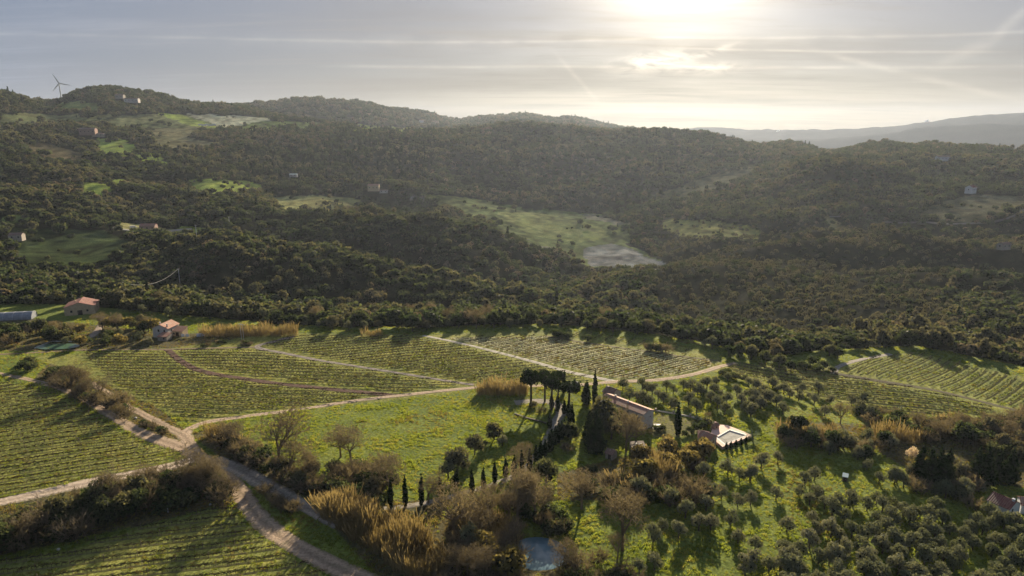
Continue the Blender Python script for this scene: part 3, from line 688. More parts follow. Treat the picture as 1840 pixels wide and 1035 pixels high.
for v in range(2):      # big dense conifer, cone shaped with ragged tiers
    rs = np.random.default_rng(680 + v); L = []
    for k in range(9):
        t = k / 8
        for a in range(4 if k < 7 else 1):
            ph = rs.uniform(0, 6.3); d = 3.0 * (1 - t) * .55; rr = 1.7 * (1 - t * .72); L.append((d * math.cos(ph), d * math.sin(ph), 1.4 + t * 9.2, rr, rr, 1.15))
    b = MB(); b.tube((0, 0, -.3), (0, 0, 3), .35, .25, 6)
    proto('cedar_tree', [('trunk', b.mesh('trunk', MT['bark'])), ('crown', crown_mesh('crown', L, 1300, .55, MT['pine'], rs, .75))])
rs = np.random.default_rng(700); b = MB()       # rosette of sword leaves
for k in range(46):
    a = rs.uniform(0, 6.283); e = rs.uniform(.1, 1.35); d = Vector((math.cos(a) * math.cos(e), math.sin(a) * math.cos(e), math.sin(e))); u = d.cross(Vector((0, 0, 1))).normalized() * .11; p = Vector((0, 0, .9)); q = p + d * 1.1; z = p + d * 2.0 + Vector((0, 0, -.3))
    b.quad(tuple(p - u * .6), tuple(p + u * .6), tuple(q + u), tuple(q - u)); b.tri(tuple(q - u), tuple(q + u), tuple(z))
b2 = MB(); b2.tube((0, 0, -.2), (0, 0, 1.0), .2, .16, 6)
proto('yucca_plant', [('stem', b2.mesh('stem', MT['bark'])), ('leaves', b.mesh('leaves', MT['palm']))])

TREES = []
CATS = {'olive_tree': 'olive tree', 'oak_tree': 'tree', 'pine_tree': 'pine tree', 'cypress_tree': 'cypress tree', 'bare_tree': 'bare tree', 'bare_shrub': 'shrub', 'evergreen_shrub': 'bush',
        'pale_tree': 'tree', 'golden_shrub': 'shrub', 'blossom_tree': 'blossoming tree', 'cedar_tree': 'conifer', 'yucca_plant': 'plant'}
def plant(kind, x, y, s=1.0, label='', group=None, sz=None, sxy=None, sink=0.0):
    v = random.randrange(len(KINDS[kind])); pr = KINDS[kind][v]; z = hz(x, y) - sink
    o = bpy.data.objects.new(kind, None if len(pr) > 1 else pr[0][1]); COL.objects.link(o); o.empty_display_size = .5
    o.location = (x, y, z); o.rotation_euler = (0, 0, random.uniform(0, 6.283)); o.scale = ((sxy or s), (sxy or s), (sz or s))
    setp(o, label, CATS[kind], group)
    if len(pr) > 1:
        for nm, me in pr: c = bpy.data.objects.new(nm, me); COL.objects.link(c); c.parent = o
    TREES.append((x, y)); return o
def seg_len(p, q, step):
    L = math.dist(p, q); return [(p[0] + (q[0] - p[0]) * t, p[1] + (q[1] - p[1]) * t) for t in np.linspace(0, 1, max(2, int(L / step)))]

ORD = 'first second third fourth fifth sixth seventh eighth ninth tenth eleventh twelfth thirteenth fourteenth fifteenth sixteenth seventeenth eighteenth nineteenth twentieth'.split()
TEN = {20: 'twenty', 30: 'thirty', 40: 'forty', 50: 'fifty', 60: 'sixty', 70: 'seventy', 80: 'eighty', 90: 'ninety'}
def ordw(k):
    if k <= 20: return ORD[k - 1]
    t = k // 10 * 10; u = k % 10
    return (TEN[t][:-1] + 'ieth') if u == 0 else TEN[t] + '-' + ORD[u - 1]
# ------------------------------------------------------------------ vine rows
def vine_row(p, q, idx, label, group, rs):
    d = Vector((q[0] - p[0], q[1] - p[1], 0)); L = d.length; d.normalize(); n = Vector((-d.y, d.x, 0))
    if L < 5: return
    near = math.hypot(*p) < 260
    st = np.arange(.5, L, 1.1 if near else 1.5); k = len(st)
    cx = p[0] + d.x * st + rs.normal(0, .06, k) ; cyy = p[1] + d.y * st + rs.normal(0, .06, k); cz = height(cx, cyy)
    c = np.stack([cx, cyy, cz], 1); dv = np.array([d.x, d.y, 0]); nv = np.array([n.x, n.y, 0]); up_ = np.array([0, 0, 1.])
    V = []
    tw = .04 if near else .05
    V.append(np.stack([c - dv * tw, c + dv * tw, c + dv * tw + up_ * 1.0, c - dv * tw + up_ * 1.0], 1))
    ncan = 7
    for _ in range(ncan):       # pruned canes and a little old growth along the wire
        a = c + up_ * (.8 + rs.uniform(0, .45, (k, 1))) + dv * rs.uniform(-.5, .5, (k, 1)) + nv * rs.uniform(-.15, .15, (k, 1)); e = a + dv * rs.normal(0, .8, (k, 1)) + nv * rs.normal(0, .12, (k, 1)) + up_ * rs.uniform(-.1, .6, (k, 1))
        tt = np.array([0, 0, .08 if near else .11]); V.append(np.stack([a - tt, a + tt, e + tt * .6, e - tt * .6], 1))
    V = np.concatenate(V).reshape(-1, 3); o = put('vine_row', None); setp(o, label, 'vine row', group)
    setp(put('vines', mk('vines', V, np.arange(len(V)).reshape(-1, 4), MT['vine']), o), kind='stuff')
    # bare strip under the vines, darkened to carry the rows' shadow bands
    s2 = np.arange(0, L + .1, 2.0); m = len(s2); ax = p[0] + d.x * s2; ay = p[1] + d.y * s2; wl = .42 + rs.uniform(-.14, .14, m); wr = .42 + rs.uniform(-.14, .14, m)
    a = np.stack([ax + n.x * wl, ay + n.y * wl], 1); e = np.stack([ax - n.x * wr, ay - n.y * wr], 1)
    az_ = height(a[:, 0], a[:, 1]) + .05; ez = height(e[:, 0], e[:, 1]) + .05
    V = np.concatenate([np.column_stack([a, az_]), np.column_stack([e, ez])]); j = np.arange(m - 1); fa = np.stack([j, j + 1, j + m + 1, j + m], 1)[:, ::-1]
    put('soil_shade_strip', mk('soil_shade_strip', V, fa, MT['soil']), o)
    s3 = np.arange(rs.uniform(0, 3), L, 8.0); t = .045; pv = []
    pf = []
    for i3, s in enumerate(s3):
        x, y = p[0] + d.x * s, p[1] + d.y * s; z = hz(x, y); i = len(pv)
        hgt = 1.9 if i3 else 2.3
        pv += [(x-t, y-t, z-.1), (x+t, y-t, z-.1), (x+t, y+t, z-.1), (x-t, y+t, z-.1), (x-t, y-t, z+hgt), (x+t, y-t, z+hgt), (x+t, y+t, z+hgt), (x-t, y+t, z+hgt)]
        pf += [[i+a for a in f] for f in ((4,5,6,7),(0,1,5,4),(1,2,6,5),(2,3,7,6),(3,0,4,7))]
    if pf: setp(put('posts', mk('posts', pv, np.array(pf), MT['wood']), o), kind='stuff')
MT['vine'] = leafmat('vine_wood', [(.05, .04, .03), (.07, .055, .04), (.09, .07, .05), (.045, .035, .028)], .05, .8, .03)
MT['soil'] = mat('vine_soil_shade', lambda t: diffuse(t, mixc(smooth(noise(pos(t), .8, 4), .35, .6), (.11, .095, .052), (.17, .165, .06)), noise(pos(t), 3, 3), .1))  # bare soil, its colour darkened for the shadow of the vine rows
ROWN = []
for i, (nm, pix, (da, db), sp) in enumerate(VINE):
    poly = np.array(VW[i]); a, c = np.array(P(*da)), np.array(P(*db)); d = (c - a) / np.linalg.norm(c - a); n = np.array([-d[1], d[0]])
    rs = np.random.default_rng(900 + i); pr = poly @ n; k = 0; ROWN.append((n[0], n[1], pr.min() + sp * .4, sp))
    for off in np.arange(pr.min() + sp * .4, pr.max(), sp):
        ts = []
        for e in range(len(poly)):
            p, q = poly[e], poly[(e + 1) % len(poly)]; u, v = p @ n - off, q @ n - off
            if (u > 0) != (v > 0): ts.append((p + (q - p) * u / (u - v)) @ d)
        ts.sort()
        for t0, t1 in zip(ts[::2], ts[1::2]):
            if t1 - t0 > 8:
                vine_row(tuple(d * t0 + n * off), tuple(d * t1 + n * off), k, 'vine row, %s counted from the viewer, in the %s' % (ordw(k + 1), nm), 'vine rows of the ' + nm, rs); k += 1

# ------------------------------------------------------------------ buildings
def house(name, label, cat, eA, eB, Wd, hw, hr, wm, rm, wins=(), chim=(), group=None, door=None, over=.35, z0=None, thick=.16, side=1, mono=False):
    """eA -> eB: foot of one long wall; the house spreads Wd to the far side of it"""
    eA, eB = np.array(eA, float), np.array(eB, float); L = float(np.linalg.norm(eB - eA)); d = (eB - eA) / L; n = np.array([-d[1], d[0]])
    mid = (eA + eB) / 2
    if (n @ mid) * side < 0: n = -n; d = -d
    c = mid + n * Wd / 2; yaw = math.atan2(d[1], d[0]) if abs(d[0] * n[1] - d[1] * n[0] - 1) < .1 else math.atan2(-d[1], -d[0])
    # local x along the length, local -y is the wall that eA-eB gives
    z = (hz(*c) if z0 is None else z0)
    root = bpy.data.objects.new(name, None); COL.objects.link(root); root.location = (c[0], c[1], z); root.rotation_euler = (0, 0, yaw); setp(root, label, cat, group)
    hx, hy = L / 2, Wd / 2; b = MB(); zb = -1.2
    if mono:
        b.poly([(-hx,-hy,zb),(hx,-hy,zb),(hx,-hy,hw),(-hx,-hy,hw)]); b.poly([(hx,hy,zb),(-hx,hy,zb),(-hx,hy,hw+hr),(hx,hy,hw+hr)])
        b.poly([(hx,-hy,zb),(hx,hy,zb),(hx,hy,hw+hr),(hx,-hy,hw)]); b.poly([(-hx,hy,zb),(-hx,-hy,zb),(-hx,-hy,hw),(-hx,hy,hw+hr)])
    else:
        b.poly([(-hx,-hy,zb),(hx,-hy,zb),(hx,-hy,hw),(-hx,-hy,hw)]); b.poly([(hx,hy,zb),(-hx,hy,zb),(-hx,hy,hw),(hx,hy,hw)])
        b.poly([(hx,-hy,zb),(hx,hy,zb),(hx,hy,hw),(hx,0,hw+hr),(hx,-hy,hw)]); b.poly([(-hx,hy,zb),(-hx,-hy,zb),(-hx,-hy,hw),(-hx,0,hw+hr),(-hx,hy,hw)])
    b.build('wall', wm, root)
    def slab(sg, y0, y1, za, zb_):
        b = MB(); X0, X1 = -hx - over * .7, hx + over * .7; t = thick
        lo = [(X0,y0,za),(X1,y0,za),(X1,y1,zb_),(X0,y1,zb_)]; up2 = [(x,y,zq+t) for x,y,zq in lo]; V = lo + up2
        for f in ((0,3,2,1),(4,5,6,7),(0,1,5,4),(1,2,6,5),(2,3,7,6),(3,0,4,7)): b.poly([V[k] for k in f])
        return b.build('roof', rm, root)
    if mono: rf = slab(1, -hy - over, hy + over, hw - hr * over / Wd + .02, hw + hr + hr * over / Wd + .02)
    else:
        sl = hr / hy; rf = slab(1, -hy - over, -.01, hw - sl * over + .02, hw + hr + .02); slab(-1, hy + over, .01, hw - sl * over + .02, hw + hr + .02)
        b = MB(); b.tube((-hx - over * .7, 0, hw + hr + thick), (hx + over * .7, 0, hw + hr + thick), .13, .13, 6); b.build('ridge_tiles', rm, root)
    for cx_, cy_, ch in chim:
        b = MB(); zt = hw + hr * (1 - abs(cy_) / hy); b.box(cx_-.3, cx_+.3, cy_-.3, cy_+.3, zt-.6, zt+ch); b.box(cx_-.4, cx_+.4, cy_-.4, cy_+.4, zt+ch+.002, zt+ch+.12); b.build('chimney', wm, rf)
    for wdw in wins:
        s_, o_, zc, ww, wh = wdw[:5]; isdoor = len(wdw) > 5
        def bx(a0, a1, d0, d1, z0_, z1_):
            B = MB()
            if s_ == 'front': B.box(a0, a1, -hy - d1, -hy - d0, z0_, z1_)
            elif s_ == 'back': B.box(a0, a1, hy + d0, hy + d1, z0_, z1_)
            elif s_ == 'end': B.box(hx + d0, hx + d1, a0, a1, z0_, z1_)
            else: B.box(-hx - d1, -hx - d0, a0, a1, z0_, z1_)
            return B
        fr = bx(o_-ww/2-.09, o_+ww/2+.09, -.05, .035, zc-wh/2-.09, zc+wh/2+.09).build('door' if isdoor else 'window', MT['shut'] if isdoor else MT['wood'], root)
        if not isdoor:
            bx(o_-ww/2, o_-.03, .036, .045, zc-wh/2, zc+wh/2).build('pane', MT['glass'], fr); bx(o_+.03, o_+ww/2, .036, .045, zc-wh/2, zc+wh/2).build('pane', MT['glass'], fr)
            bx(o_-ww/2-.15, o_+ww/2+.15, -.02, .10, zc-wh/2-.2, zc-wh/2-.1).build('sill', MT['rock'], fr)
        else: bx(o_+ww/2-.18, o_+ww/2-.1, .036, .09, zc-.1, zc+.05).build('handle', MT['galv'], fr)
    return root
# farmhouse
e0 = np.array(W0(1157, 744, 6.5)); dr = np.array([-.66, .75]); dr /= np.linalg.norm(dr)
house('farmhouse', 'long grey stone farmhouse with pinkish tile roof behind the dark trees', 'farmhouse', e0, e0 + dr * 21, 5.9, 6.4, 1.0, MT['greyst'], MT['tile'],
      [('front', -7.5, 4.6, .9, 1.2), ('front', -4, 4.6, .9, 1.2), ('front', -.5, 4.6, .9, 1.2), ('front', 3, 4.6, .9, 1.2), ('front', 7, 4.6, .9, 1.2), ('front', -8, 1.4, .9, 1.1), ('front', -2, 1.1, 1.1, 2.2, 1),
       ('end', -1.5, 1.3, .8, 1.0), ('west', 0, 4.5, .8, 1.0), ('end', 1.0, 4.4, .3, .4)], [(1, -.6, .9), (-6, .4, .8)])
e = np.array(W0(1083, 704, 4.6)); e2 = np.array(W0(1100, 710, 4.6))
house('annexe_building', 'brown tile roof annexe behind the far end of the farmhouse', 'building', e, e2, 5.6, 4.6, 1.5, MT['stone'], MT['tile2'], [('front', 0, 2.8, .8, 1.0)], [(-1.4, -.6, .7)])
# sheds below the big bare tree
house('stone_shed', 'small ruined stone shed with patchy pale and rusty roof left of the big bare tree', 'shed', W0(1088, 812, 2.2), W0(1101, 816, 2.2), 3.2, 2.2, .9, MT['stone'], MT['tile2'], [('front', .2, .9, .9, 1.7, 1)])
sh2 = house('ruined_hut', 'ruined stone hut with broken roof beside the farmhouse garden hedge', 'hut', W0(1136, 802, 2), W0(1160, 801, 2), 3.4, 2.0, .35, MT['stone'], MT['wood'], mono=True)
rs = np.random.default_rng(5)
def slabs_on(cx, cy, zc, n, rx, ry, label, name='roof_rubble', group=None):
    for k in range(n):
        b = MB(); x, y = cx + rs.uniform(-rx, rx), cy + rs.uniform(-ry, ry); s = rs.uniform(.35, .8); b.box(-s/2, s/2, -s*.3, s*.3, 0, .1)
        o = b.build('stone_slab', MT['rock'], loc=(x, y, zc + rs.uniform(0, .12)), rz=rs.uniform(0, 3)); o.rotation_euler[0] = rs.uniform(-.2, .2); setp(o, label, 'stone slab', group)
x, y = W0(1147, 800, 2.3); slabs_on(x, y + 1, hz(x, y) + 2.35, 14, 2.0, 1.1, 'pale broken slab lying on the ruined hut', group='broken slabs on the ruined hut')
x, y = W0(1097, 809, 2.9); slabs_on(x + .6, y + .4, hz(x, y) + 2.95, 6, .9, .5, 'pale patch stone lying on the roof of the small stone shed', group='patch stones on the shed roof')
# white garden table / parasol at the gable
def table_at(px, py, lab):
    x, y = P(px, py); r = bpy.data.objects.new('garden_table', None); COL.objects.link(r); r.location = (x, y, hz(x, y)); setp(r, lab, 'table')
    b = MB(); b.box(-1.3, 1.3, -.7, .7, .72, .8); b.build('tabletop', MT['cope'], r)
    for sx in (-1.1, 1.1):
        for sy in (-.55, .55): b = MB(); b.tube((sx, sy, 0), (sx, sy, .72), .05, .05, 5); b.build('leg', MT['cope'], r)
table_at(1181, 767, 'white garden table on the lawn at the right corner of the farmhouse'); table_at(1178, 772, 'second white table nearer the viewer beside the farmhouse corner')
# garden wall along the olive grove: low wall with stone posts
def low_wall(name, label, pix, h, t, m, posts=None, pm=None, cat='wall'):
    L = [P(*p) for p in pix]; r = bpy.data.objects.new(name, None); COL.objects.link(r); r.location = (L[0][0], L[0][1], hz(*L[0])); setp(r, label, cat); inv = Vector(r.location)
    for a, c in zip(L[:-1], L[1:]):
        k = max(1, int(math.dist(a, c) / 4)); pts = [(a[0] + (c[0]-a[0]) * i / k, a[1] + (c[1]-a[1]) * i / k) for i in range(k + 1)]
        for p, q in zip(pts[:-1], pts[1:]):
            d = Vector((q[0]-p[0], q[1]-p[1], 0)).normalized(); n = Vector((-d.y, d.x, 0)) * t / 2; zp, zq = hz(*p), hz(*q); B = MB(); P0 = Vector((p[0], p[1], 0)) - Vector((inv.x, inv.y, 0)); Q0 = Vector((q[0], q[1], 0)) - Vector((inv.x, inv.y, 0))
            for s0 in ((1, -1),): 
                v = [P0 - n + Vector((0,0,zp-inv.z-.3)), Q0 - n + Vector((0,0,zq-inv.z-.3)), Q0 + n + Vector((0,0,zq-inv.z-.3)), P0 + n + Vector((0,0,zp-inv.z-.3)), P0 - n + Vector((0,0,zp-inv.z+h)), Q0 - n + Vector((0,0,zq-inv.z+h)), Q0 + n + Vector((0,0,zq-inv.z+h)), P0 + n + Vector((0,0,zp-inv.z+h))]
                for f in ((0,3,2,1),(4,5,6,7),(0,1,5,4),(1,2,6,5),(2,3,7,6),(3,0,4,7)): B.poly([tuple(v[i]) for i in f])
            B.build('wall_section', m, r)
            if posts: B = MB(); B.box(-.28, .28, -.28, .28, -.3, posts); B.box(-.34, .34, -.34, .34, posts + .002, posts + .12); o = B.build('pillar', pm or m, r); o.location = (P0.x, P0.y, zp - inv.z)
    return r
low_wall('garden_wall', 'low pale stone wall with square pillars between lawn and olive grove', [(1178,739),(1210,744),(1240,750),(1275,759),(1290,764)], .55, .3, MT['rock'], 1.15, MT['stone'])
low_wall('dry_stone_wall', 'broken dry stone wall crossing the meadow left of the drive', [(925,745),(945,752),(965,757),(982,762)], .55, .6, MT['bark'])
low_wall('garden_wall', 'low pale rail wall round the green garden pool at the left edge', [(62,627),(93,614),(150,615)], .5, .4, MT['rock'])
# pool terrace
def slab_poly(name, pts, z0, z1, m, parent=None):
    b = MB(); n = len(pts); b.poly([(x, y, z1) for x, y in pts]); b.poly([(x, y, z0) for x, y in pts][::-1])
    for i in range(n): a, c = pts[i], pts[(i+1) % n]; b.poly([(a[0],a[1],z0),(c[0],c[1],z0),(c[0],c[1],z1),(a[0],a[1],z1)])
    return b.build(name, m, parent)
def ccw(p):
    a = sum(p[i][0] * p[(i+1) % len(p)][1] - p[(i+1) % len(p)][0] * p[i][1] for i in range(len(p))); return p if a > 0 else p[::-1]
tz = .9; pc = [W0(*p, tz) for p in ((1311,773),(1341,782),(1303,798),(1288,786))]; pcen = np.mean(pc, 0); zt = hz(*pcen) * 0 + tz
root = bpy.data.objects.new('pool_terrace', None); COL.objects.link(root); setp(root, 'raised pink paved terrace around the pale covered swimming pool', 'terrace')
outer = ccw([W0(*p, tz) for p in ((1294,763),(1307,764),(1354,782),(1298,803),(1276,783),(1280,770))]); outer_c = np.mean(outer, 0)
inner = ccw([tuple(np.array(p) + (np.array(p) - pcen) * .10) for p in pc])
# paving ring as quads from inner to outer
def ring(name, inn, outr, z0, z1, m, parent):
    k = 60; b = MB(); c = np.mean(inn, 0)
    def hit(poly, a):
        d = np.array([math.cos(a), math.sin(a)]); best = None
        for i in range(len(poly)):
            p, q = np.array(poly[i]) - c, np.array(poly[(i+1) % len(poly)]) - c; e_ = q - p; den = d[0]*e_[1] - d[1]*e_[0]
            if abs(den) < 1e-9: continue
            t = (p[0]*e_[1] - p[1]*e_[0]) / den; u = (p[0]*d[1] - p[1]*d[0]) / den
            if t > 0 and -1e-6 <= u <= 1+1e-6: best = t if best is None else min(best, t)
        return c + d * best
    ang = sorted(set([2 * math.pi * i / k for i in range(k)] + [math.atan2(*(np.array(p) - c)[::-1]) % (2 * math.pi) for p in list(inn) + list(outr)]))
    I = [hit(inn, a) for a in ang]; O = [hit(outr, a) for a in ang]; n = len(ang)
    for i in range(n):
        j = (i + 1) % n
        b.quad((*I[i], z1), (*O[i], z1), (*O[j], z1), (*I[j], z1)); b.quad((*O[i], z0), (*O[j], z0), (*O[j], z1), (*O[i], z1)); b.quad((*I[j], z0), (*I[i], z0), (*I[i], z1), (*I[j], z1))
    return b.build(name, m, parent)
ring('paving', inner, outer, -1.0, tz, MT['terr'], root)
pr = bpy.data.objects.new('swimming_pool', None); COL.objects.link(pr); setp(pr, 'pale covered swimming pool with white coping in the pink terrace', 'swimming pool')
ring('coping', ccw(pc), [tuple(p) for p in inner], tz - .5, tz + .05, MT['cope'], pr)
slab_poly('cover', ccw(pc), -.3, tz - .28, MT['cover'], pr)
h1 = house('pool_house', 'small stone pool house with gabled tile roof at the terrace corner', 'building', W0(1275, 806, 0), np.array(W0(1275, 806, 0)) + dr * 4.6, 4.2, 3.0, 1.2, MT['stone'], MT['tile'], [('end', 0, 1.7, .7, 1.0), ('west', 0, 1.6, .7, .9)], z0=.3)
h2 = house('pool_annexe', 'low tile roofed wing left of the pool house', 'building', W0(1254, 797, 0), W0(1273, 799, 0), 3.4, 2.2, .9, MT['stone'], MT['tile'], [('front', -.5, 1.2, 1.0, 1.0)], z0=.2, mono=True)
house('barbecue_oven', 'little brick oven with sloping tile roof on the top corner of the pink terrace', 'oven', W0(1283, 772, .9), W0(1292, 770, .9), 1.6, 1.3, .5, MT['pinkp'], MT['tile2'], [('front', 0, .8, .6, .6)], [(0, 0, .6)], z0=.9, over=.2)
# house at bottom right
a, c = np.array(W0(1774, 899, 3.4)), np.array(W0(1814, 916, 3.4))
house('white_house', 'white gabled house with patterned red tile roof at the right edge among olives', 'house', a, c, 6.2, 3.6, 1.5, MT['white'], MT['tilered'], [('front', -1, 2.0, .8, .9), ('end', -1.2, 2.6, .6, .8), ('west', 0, 2.4, .7, .9)], [(2.4, -.2, .7)])
a2, c2 = np.array(W0(1836, 905, 3.2)), np.array(W0(1862, 910, 3.2))
house('house_wing', 'lower reddish roofed wing behind the white house at the right edge', 'building', a2, c2, 5, 3.0, 1.2, MT['white'], MT['tile'], [('front', 0, 1.7, .8, .9)])
# beehive-like shed; blue light on its roof is put into the metal colour
house('tool_shed', 'tiny blue-lit shed with pale metal roof in the clearing of the grove', 'shed', W0(1514, 858, 1.6), W0(1523, 860, 1.6), 1.6, 1.5, .35, MT['wood'], MT['metal'], [('front', 0, .7, .6, 1.2, 1)], mono=True, over=.2)
# tile-roofed house behind the vineyard
g = np.array(P(290, 608)); gx, gy = g
def gable_house(name, label, cat, cen, wd, ln, hw, hr, wm, rm, yaw, **k):
    """gable faces the viewer; wd is its width, ln the depth"""
    d = np.array([math.cos(yaw), math.sin(yaw)]); n = np.array([-d[1], d[0]]); A_ = np.array(cen) - d * wd / 2; 
    return house(name, label, cat, A_, A_ + n * ln, wd, hw, hr, wm, rm, side=1 if (A_ @ np.array([1, 0])) < 0 and False else 1, **k)
def house_c(name, label, cat, cen, yaw, L, Wd, *a, **k):
    """centre and yaw of the ridge"""
    d = np.array([math.cos(yaw), math.sin(yaw)]); n = np.array([-d[1], d[0]]); c_ = np.array(cen); m_ = c_ - n * Wd / 2
    if m_ @ n < 0: n = -n; m_ = c_ - n * Wd / 2
    return house(name, label, cat, m_ - d * L / 2, m_ + d * L / 2, Wd, *a, **k)
house_c('tiled_house', 'stone house with red tile roof and two chimneys behind the vineyard', 'house', (gx, gy + 6), R(82), 10, 9, 5.2, 2.0, MT['greyst'], MT['tile'],
        [('west', 1.0, 3.9, .9, 1.2), ('west', -2.4, 3.9, .8, 1.1), ('west', 0, 1.2, 1.0, 2.1, 1), ('front', -2, 3.6, .9, 1.1), ('back', -2, 3.6, .9, 1.1), ('end', 1.0, 3.9, .9, 1.2)], [(-2, 1.8, 1.3), (-3.6, -3.4, 1.6)])
house_c('house_porch', 'low tiled porch wing on the right of the two chimney house', 'building', (gx + 7.4, gy + 6), R(172), 6, 5, 2.9, 1.2, MT['cream'], MT['tile'], [('front', 0, 1.2, 1.6, 2.0, 1), ('front', -2, 1.5, .7, .9)], mono=True)
house_c('house_annexe', 'stone lean-to with red roof in front of the two chimney house', 'building', (gx + 3.2, gy - 2.6), R(-8), 5.2, 4.4, 2.3, .9, MT['stone'], MT['tile'], [('front', 1, 1.3, .7, .8)], mono=True)
# barn
g = np.array(P(139, 566)); house_c('pink_barn', 'large cream barn with wide low dark red roof near the left edge', 'barn', (g[0] - 1, g[1] + 7), R(112), 15, 16, 5.0, 2.6, MT['cream'], MT['tilered'], [('west', -4, 2.4, 1.0, 1.2), ('west', 4.4, 2.4, 1.0, 1.2), ('west', 0, 1.4, 2.4, 2.8, 1), ('front', 0, 2.6, 1, 1.1), ('back', 2, 2.6, 1, 1.1), ('back', -3, 2.6, 1, 1.1)], [(0, 3, .8)])
# polytunnel
x, y = P(-6, 574); r = bpy.data.objects.new('polytunnel', None); COL.objects.link(r); r.location = (x, y, hz(x, y)); r.rotation_euler = (0, 0, R(12)); setp(r, 'long grey arched polytunnel at the left edge beside the barn', 'greenhouse')
b = MB(); n = 14
for i in range(n):
    a0, a1 = math.pi * i / n, math.pi * (i + 1) / n
    b.quad((-20, 4*math.cos(a0), 4*math.sin(a0)), (20, 4*math.cos(a0), 4*math.sin(a0)), (20, 4*math.cos(a1), 4*math.sin(a1)), (-20, 4*math.cos(a1), 4*math.sin(a1)))
b.poly([(20, 4*math.cos(math.pi*i/n), 4*math.sin(math.pi*i/n)) for i in range(n+1)]); b.poly([(-20, 4*math.cos(math.pi*i/n), 4*math.sin(math.pi*i/n)) for i in range(n+1)][::-1]); b.build('cover', MT['plastic'], r, True)
for i in range(9):
    b = MB(); xx = -20 + i * 5
    for k2 in range(n): b.tube((xx, 4.06*math.cos(math.pi*k2/n), 4.06*math.sin(math.pi*k2/n)), (xx, 4.06*math.cos(math.pi*(k2+1)/n), 4.06*math.sin(math.pi*(k2+1)/n)), .06, .06, 4)
    b.build('hoop', MT['galv'], r)
x, y = P(104, 624); b = MB(); b.poly([(x + 11 * math.cos(t), y + 5 * math.sin(t), hz(x, y) + .45) for t in np.linspace(0, 6.283, 20, endpoint=False)]); setp(b.build('garden_pool', MT['blue']), 'green garden pool behind the low rail wall at left', 'pool')
# red parasol shut, at left edge
x, y = P(31, 619); r = bpy.data.objects.new('parasol', None); COL.objects.link(r); r.location = (x, y, hz(x, y)); setp(r, 'closed red parasol among bushes at the left edge', 'parasol')
b = MB(); b.tube((0,0,0),(0,0,3.4),.05,.04,6); b.build('pole', MT['wood'], r); b = MB(); b.tube((0,0,1.0),(0,0,2.0),.45,.95,8); b.tube((0,0,2.0),(0,0,3.4),.95,.05,8); b.build('canopy', MT['redcloth'], r)
# white cloths on a line right of the house + white van
def van(px, py, lab, s=1.0, yaw=0, group=None, dz=0, name='parked_van'):
    x, y = P(px, py); r = bpy.data.objects.new(name, None); COL.objects.link(r); r.location = (x, y, hz(x, y) + dz); r.rotation_euler = (0, 0, yaw); r.scale = (s, s, s); setp(r, lab, 'van' if name == 'parked_van' else 'car', group)
    b = MB(); b.V = [(-2.6,-.95,.35),(2.5,-.95,.35),(2.5,.95,.35),(-2.6,.95,.35),(-2.6,-.95,1.1),(2.5,-.95,1.1),(2.5,.95,1.1),(-2.6,.95,1.1),(-2.5,-.85,2.15),(1.2,-.85,2.15),(1.2,.85,2.15),(-2.5,.85,2.15),(1.9,-.9,1.15),(1.9,.9,1.15)]
    b.F = [(0,3,2,1),(0,1,5,4),(1,2,6,5),(2,3,7,6),(3,0,4,7),(4,5,12,9,8),(7,11,10,13,6),(5,6,13,12),(8,9,10,11),(4,8,11,7)]; b.mi = [0] * 10; b.build('body', MT['white'], r)
    b = MB(); b.quad((1.23,-.8,2.08),(1.23,.8,2.08),(1.9,.85,1.22),(1.9,-.85,1.22)); 
    for v in range(len(b.V)): b.V[v] = (b.V[v][0] + .03, b.V[v][1], b.V[v][2] + .02)
    b.build('windscreen', MT['glass'], r)
    for sx in (-1.7, 1.6):
        for sy in (-.96, .96): b = MB(); b.tube((sx, sy - .12, .34), (sx, sy + .12, .34), .34, .34, 10); b.F.append(tuple(range(9, -1, -1))); b.mi.append(0); b.build('wheel', MT['shut'], r)
    return r
x, y = P(334, 607); r = bpy.data.objects.new('washing_line', None); COL.objects.link(r); r.location = (x, y, hz(x, y)); setp(r, 'white sheets hanging on a line right of the two chimney house', 'washing line')
for xx in (-2.6, 2.6): b = MB(); b.tube((xx,0,0),(xx,0,2.3),.05,.05,5); b.build('post', MT['wood'], r)
for xx in (-1.5, .9): b = MB(); b.box(xx-.9, xx+.9, -.02, .02, .5, 2.2); b.build('sheet', MT['cope'], r)
van(361, 605, 'white car parked on the grass right of the two chimney house', .8, .4, name='parked_car')
for k, (px, py) in enumerate([(361,229),(367,230),(373,229),(379,230),(385,229)]): van(px, py, 'white vehicle on the far field edge, %s from the left' % ordw(k + 1), 2.0, .2 * k, 'white vehicles on the far field', 4)
van(240, 411, 'white van parked left of the distant pink house', 1.4, .6, dz=.5)
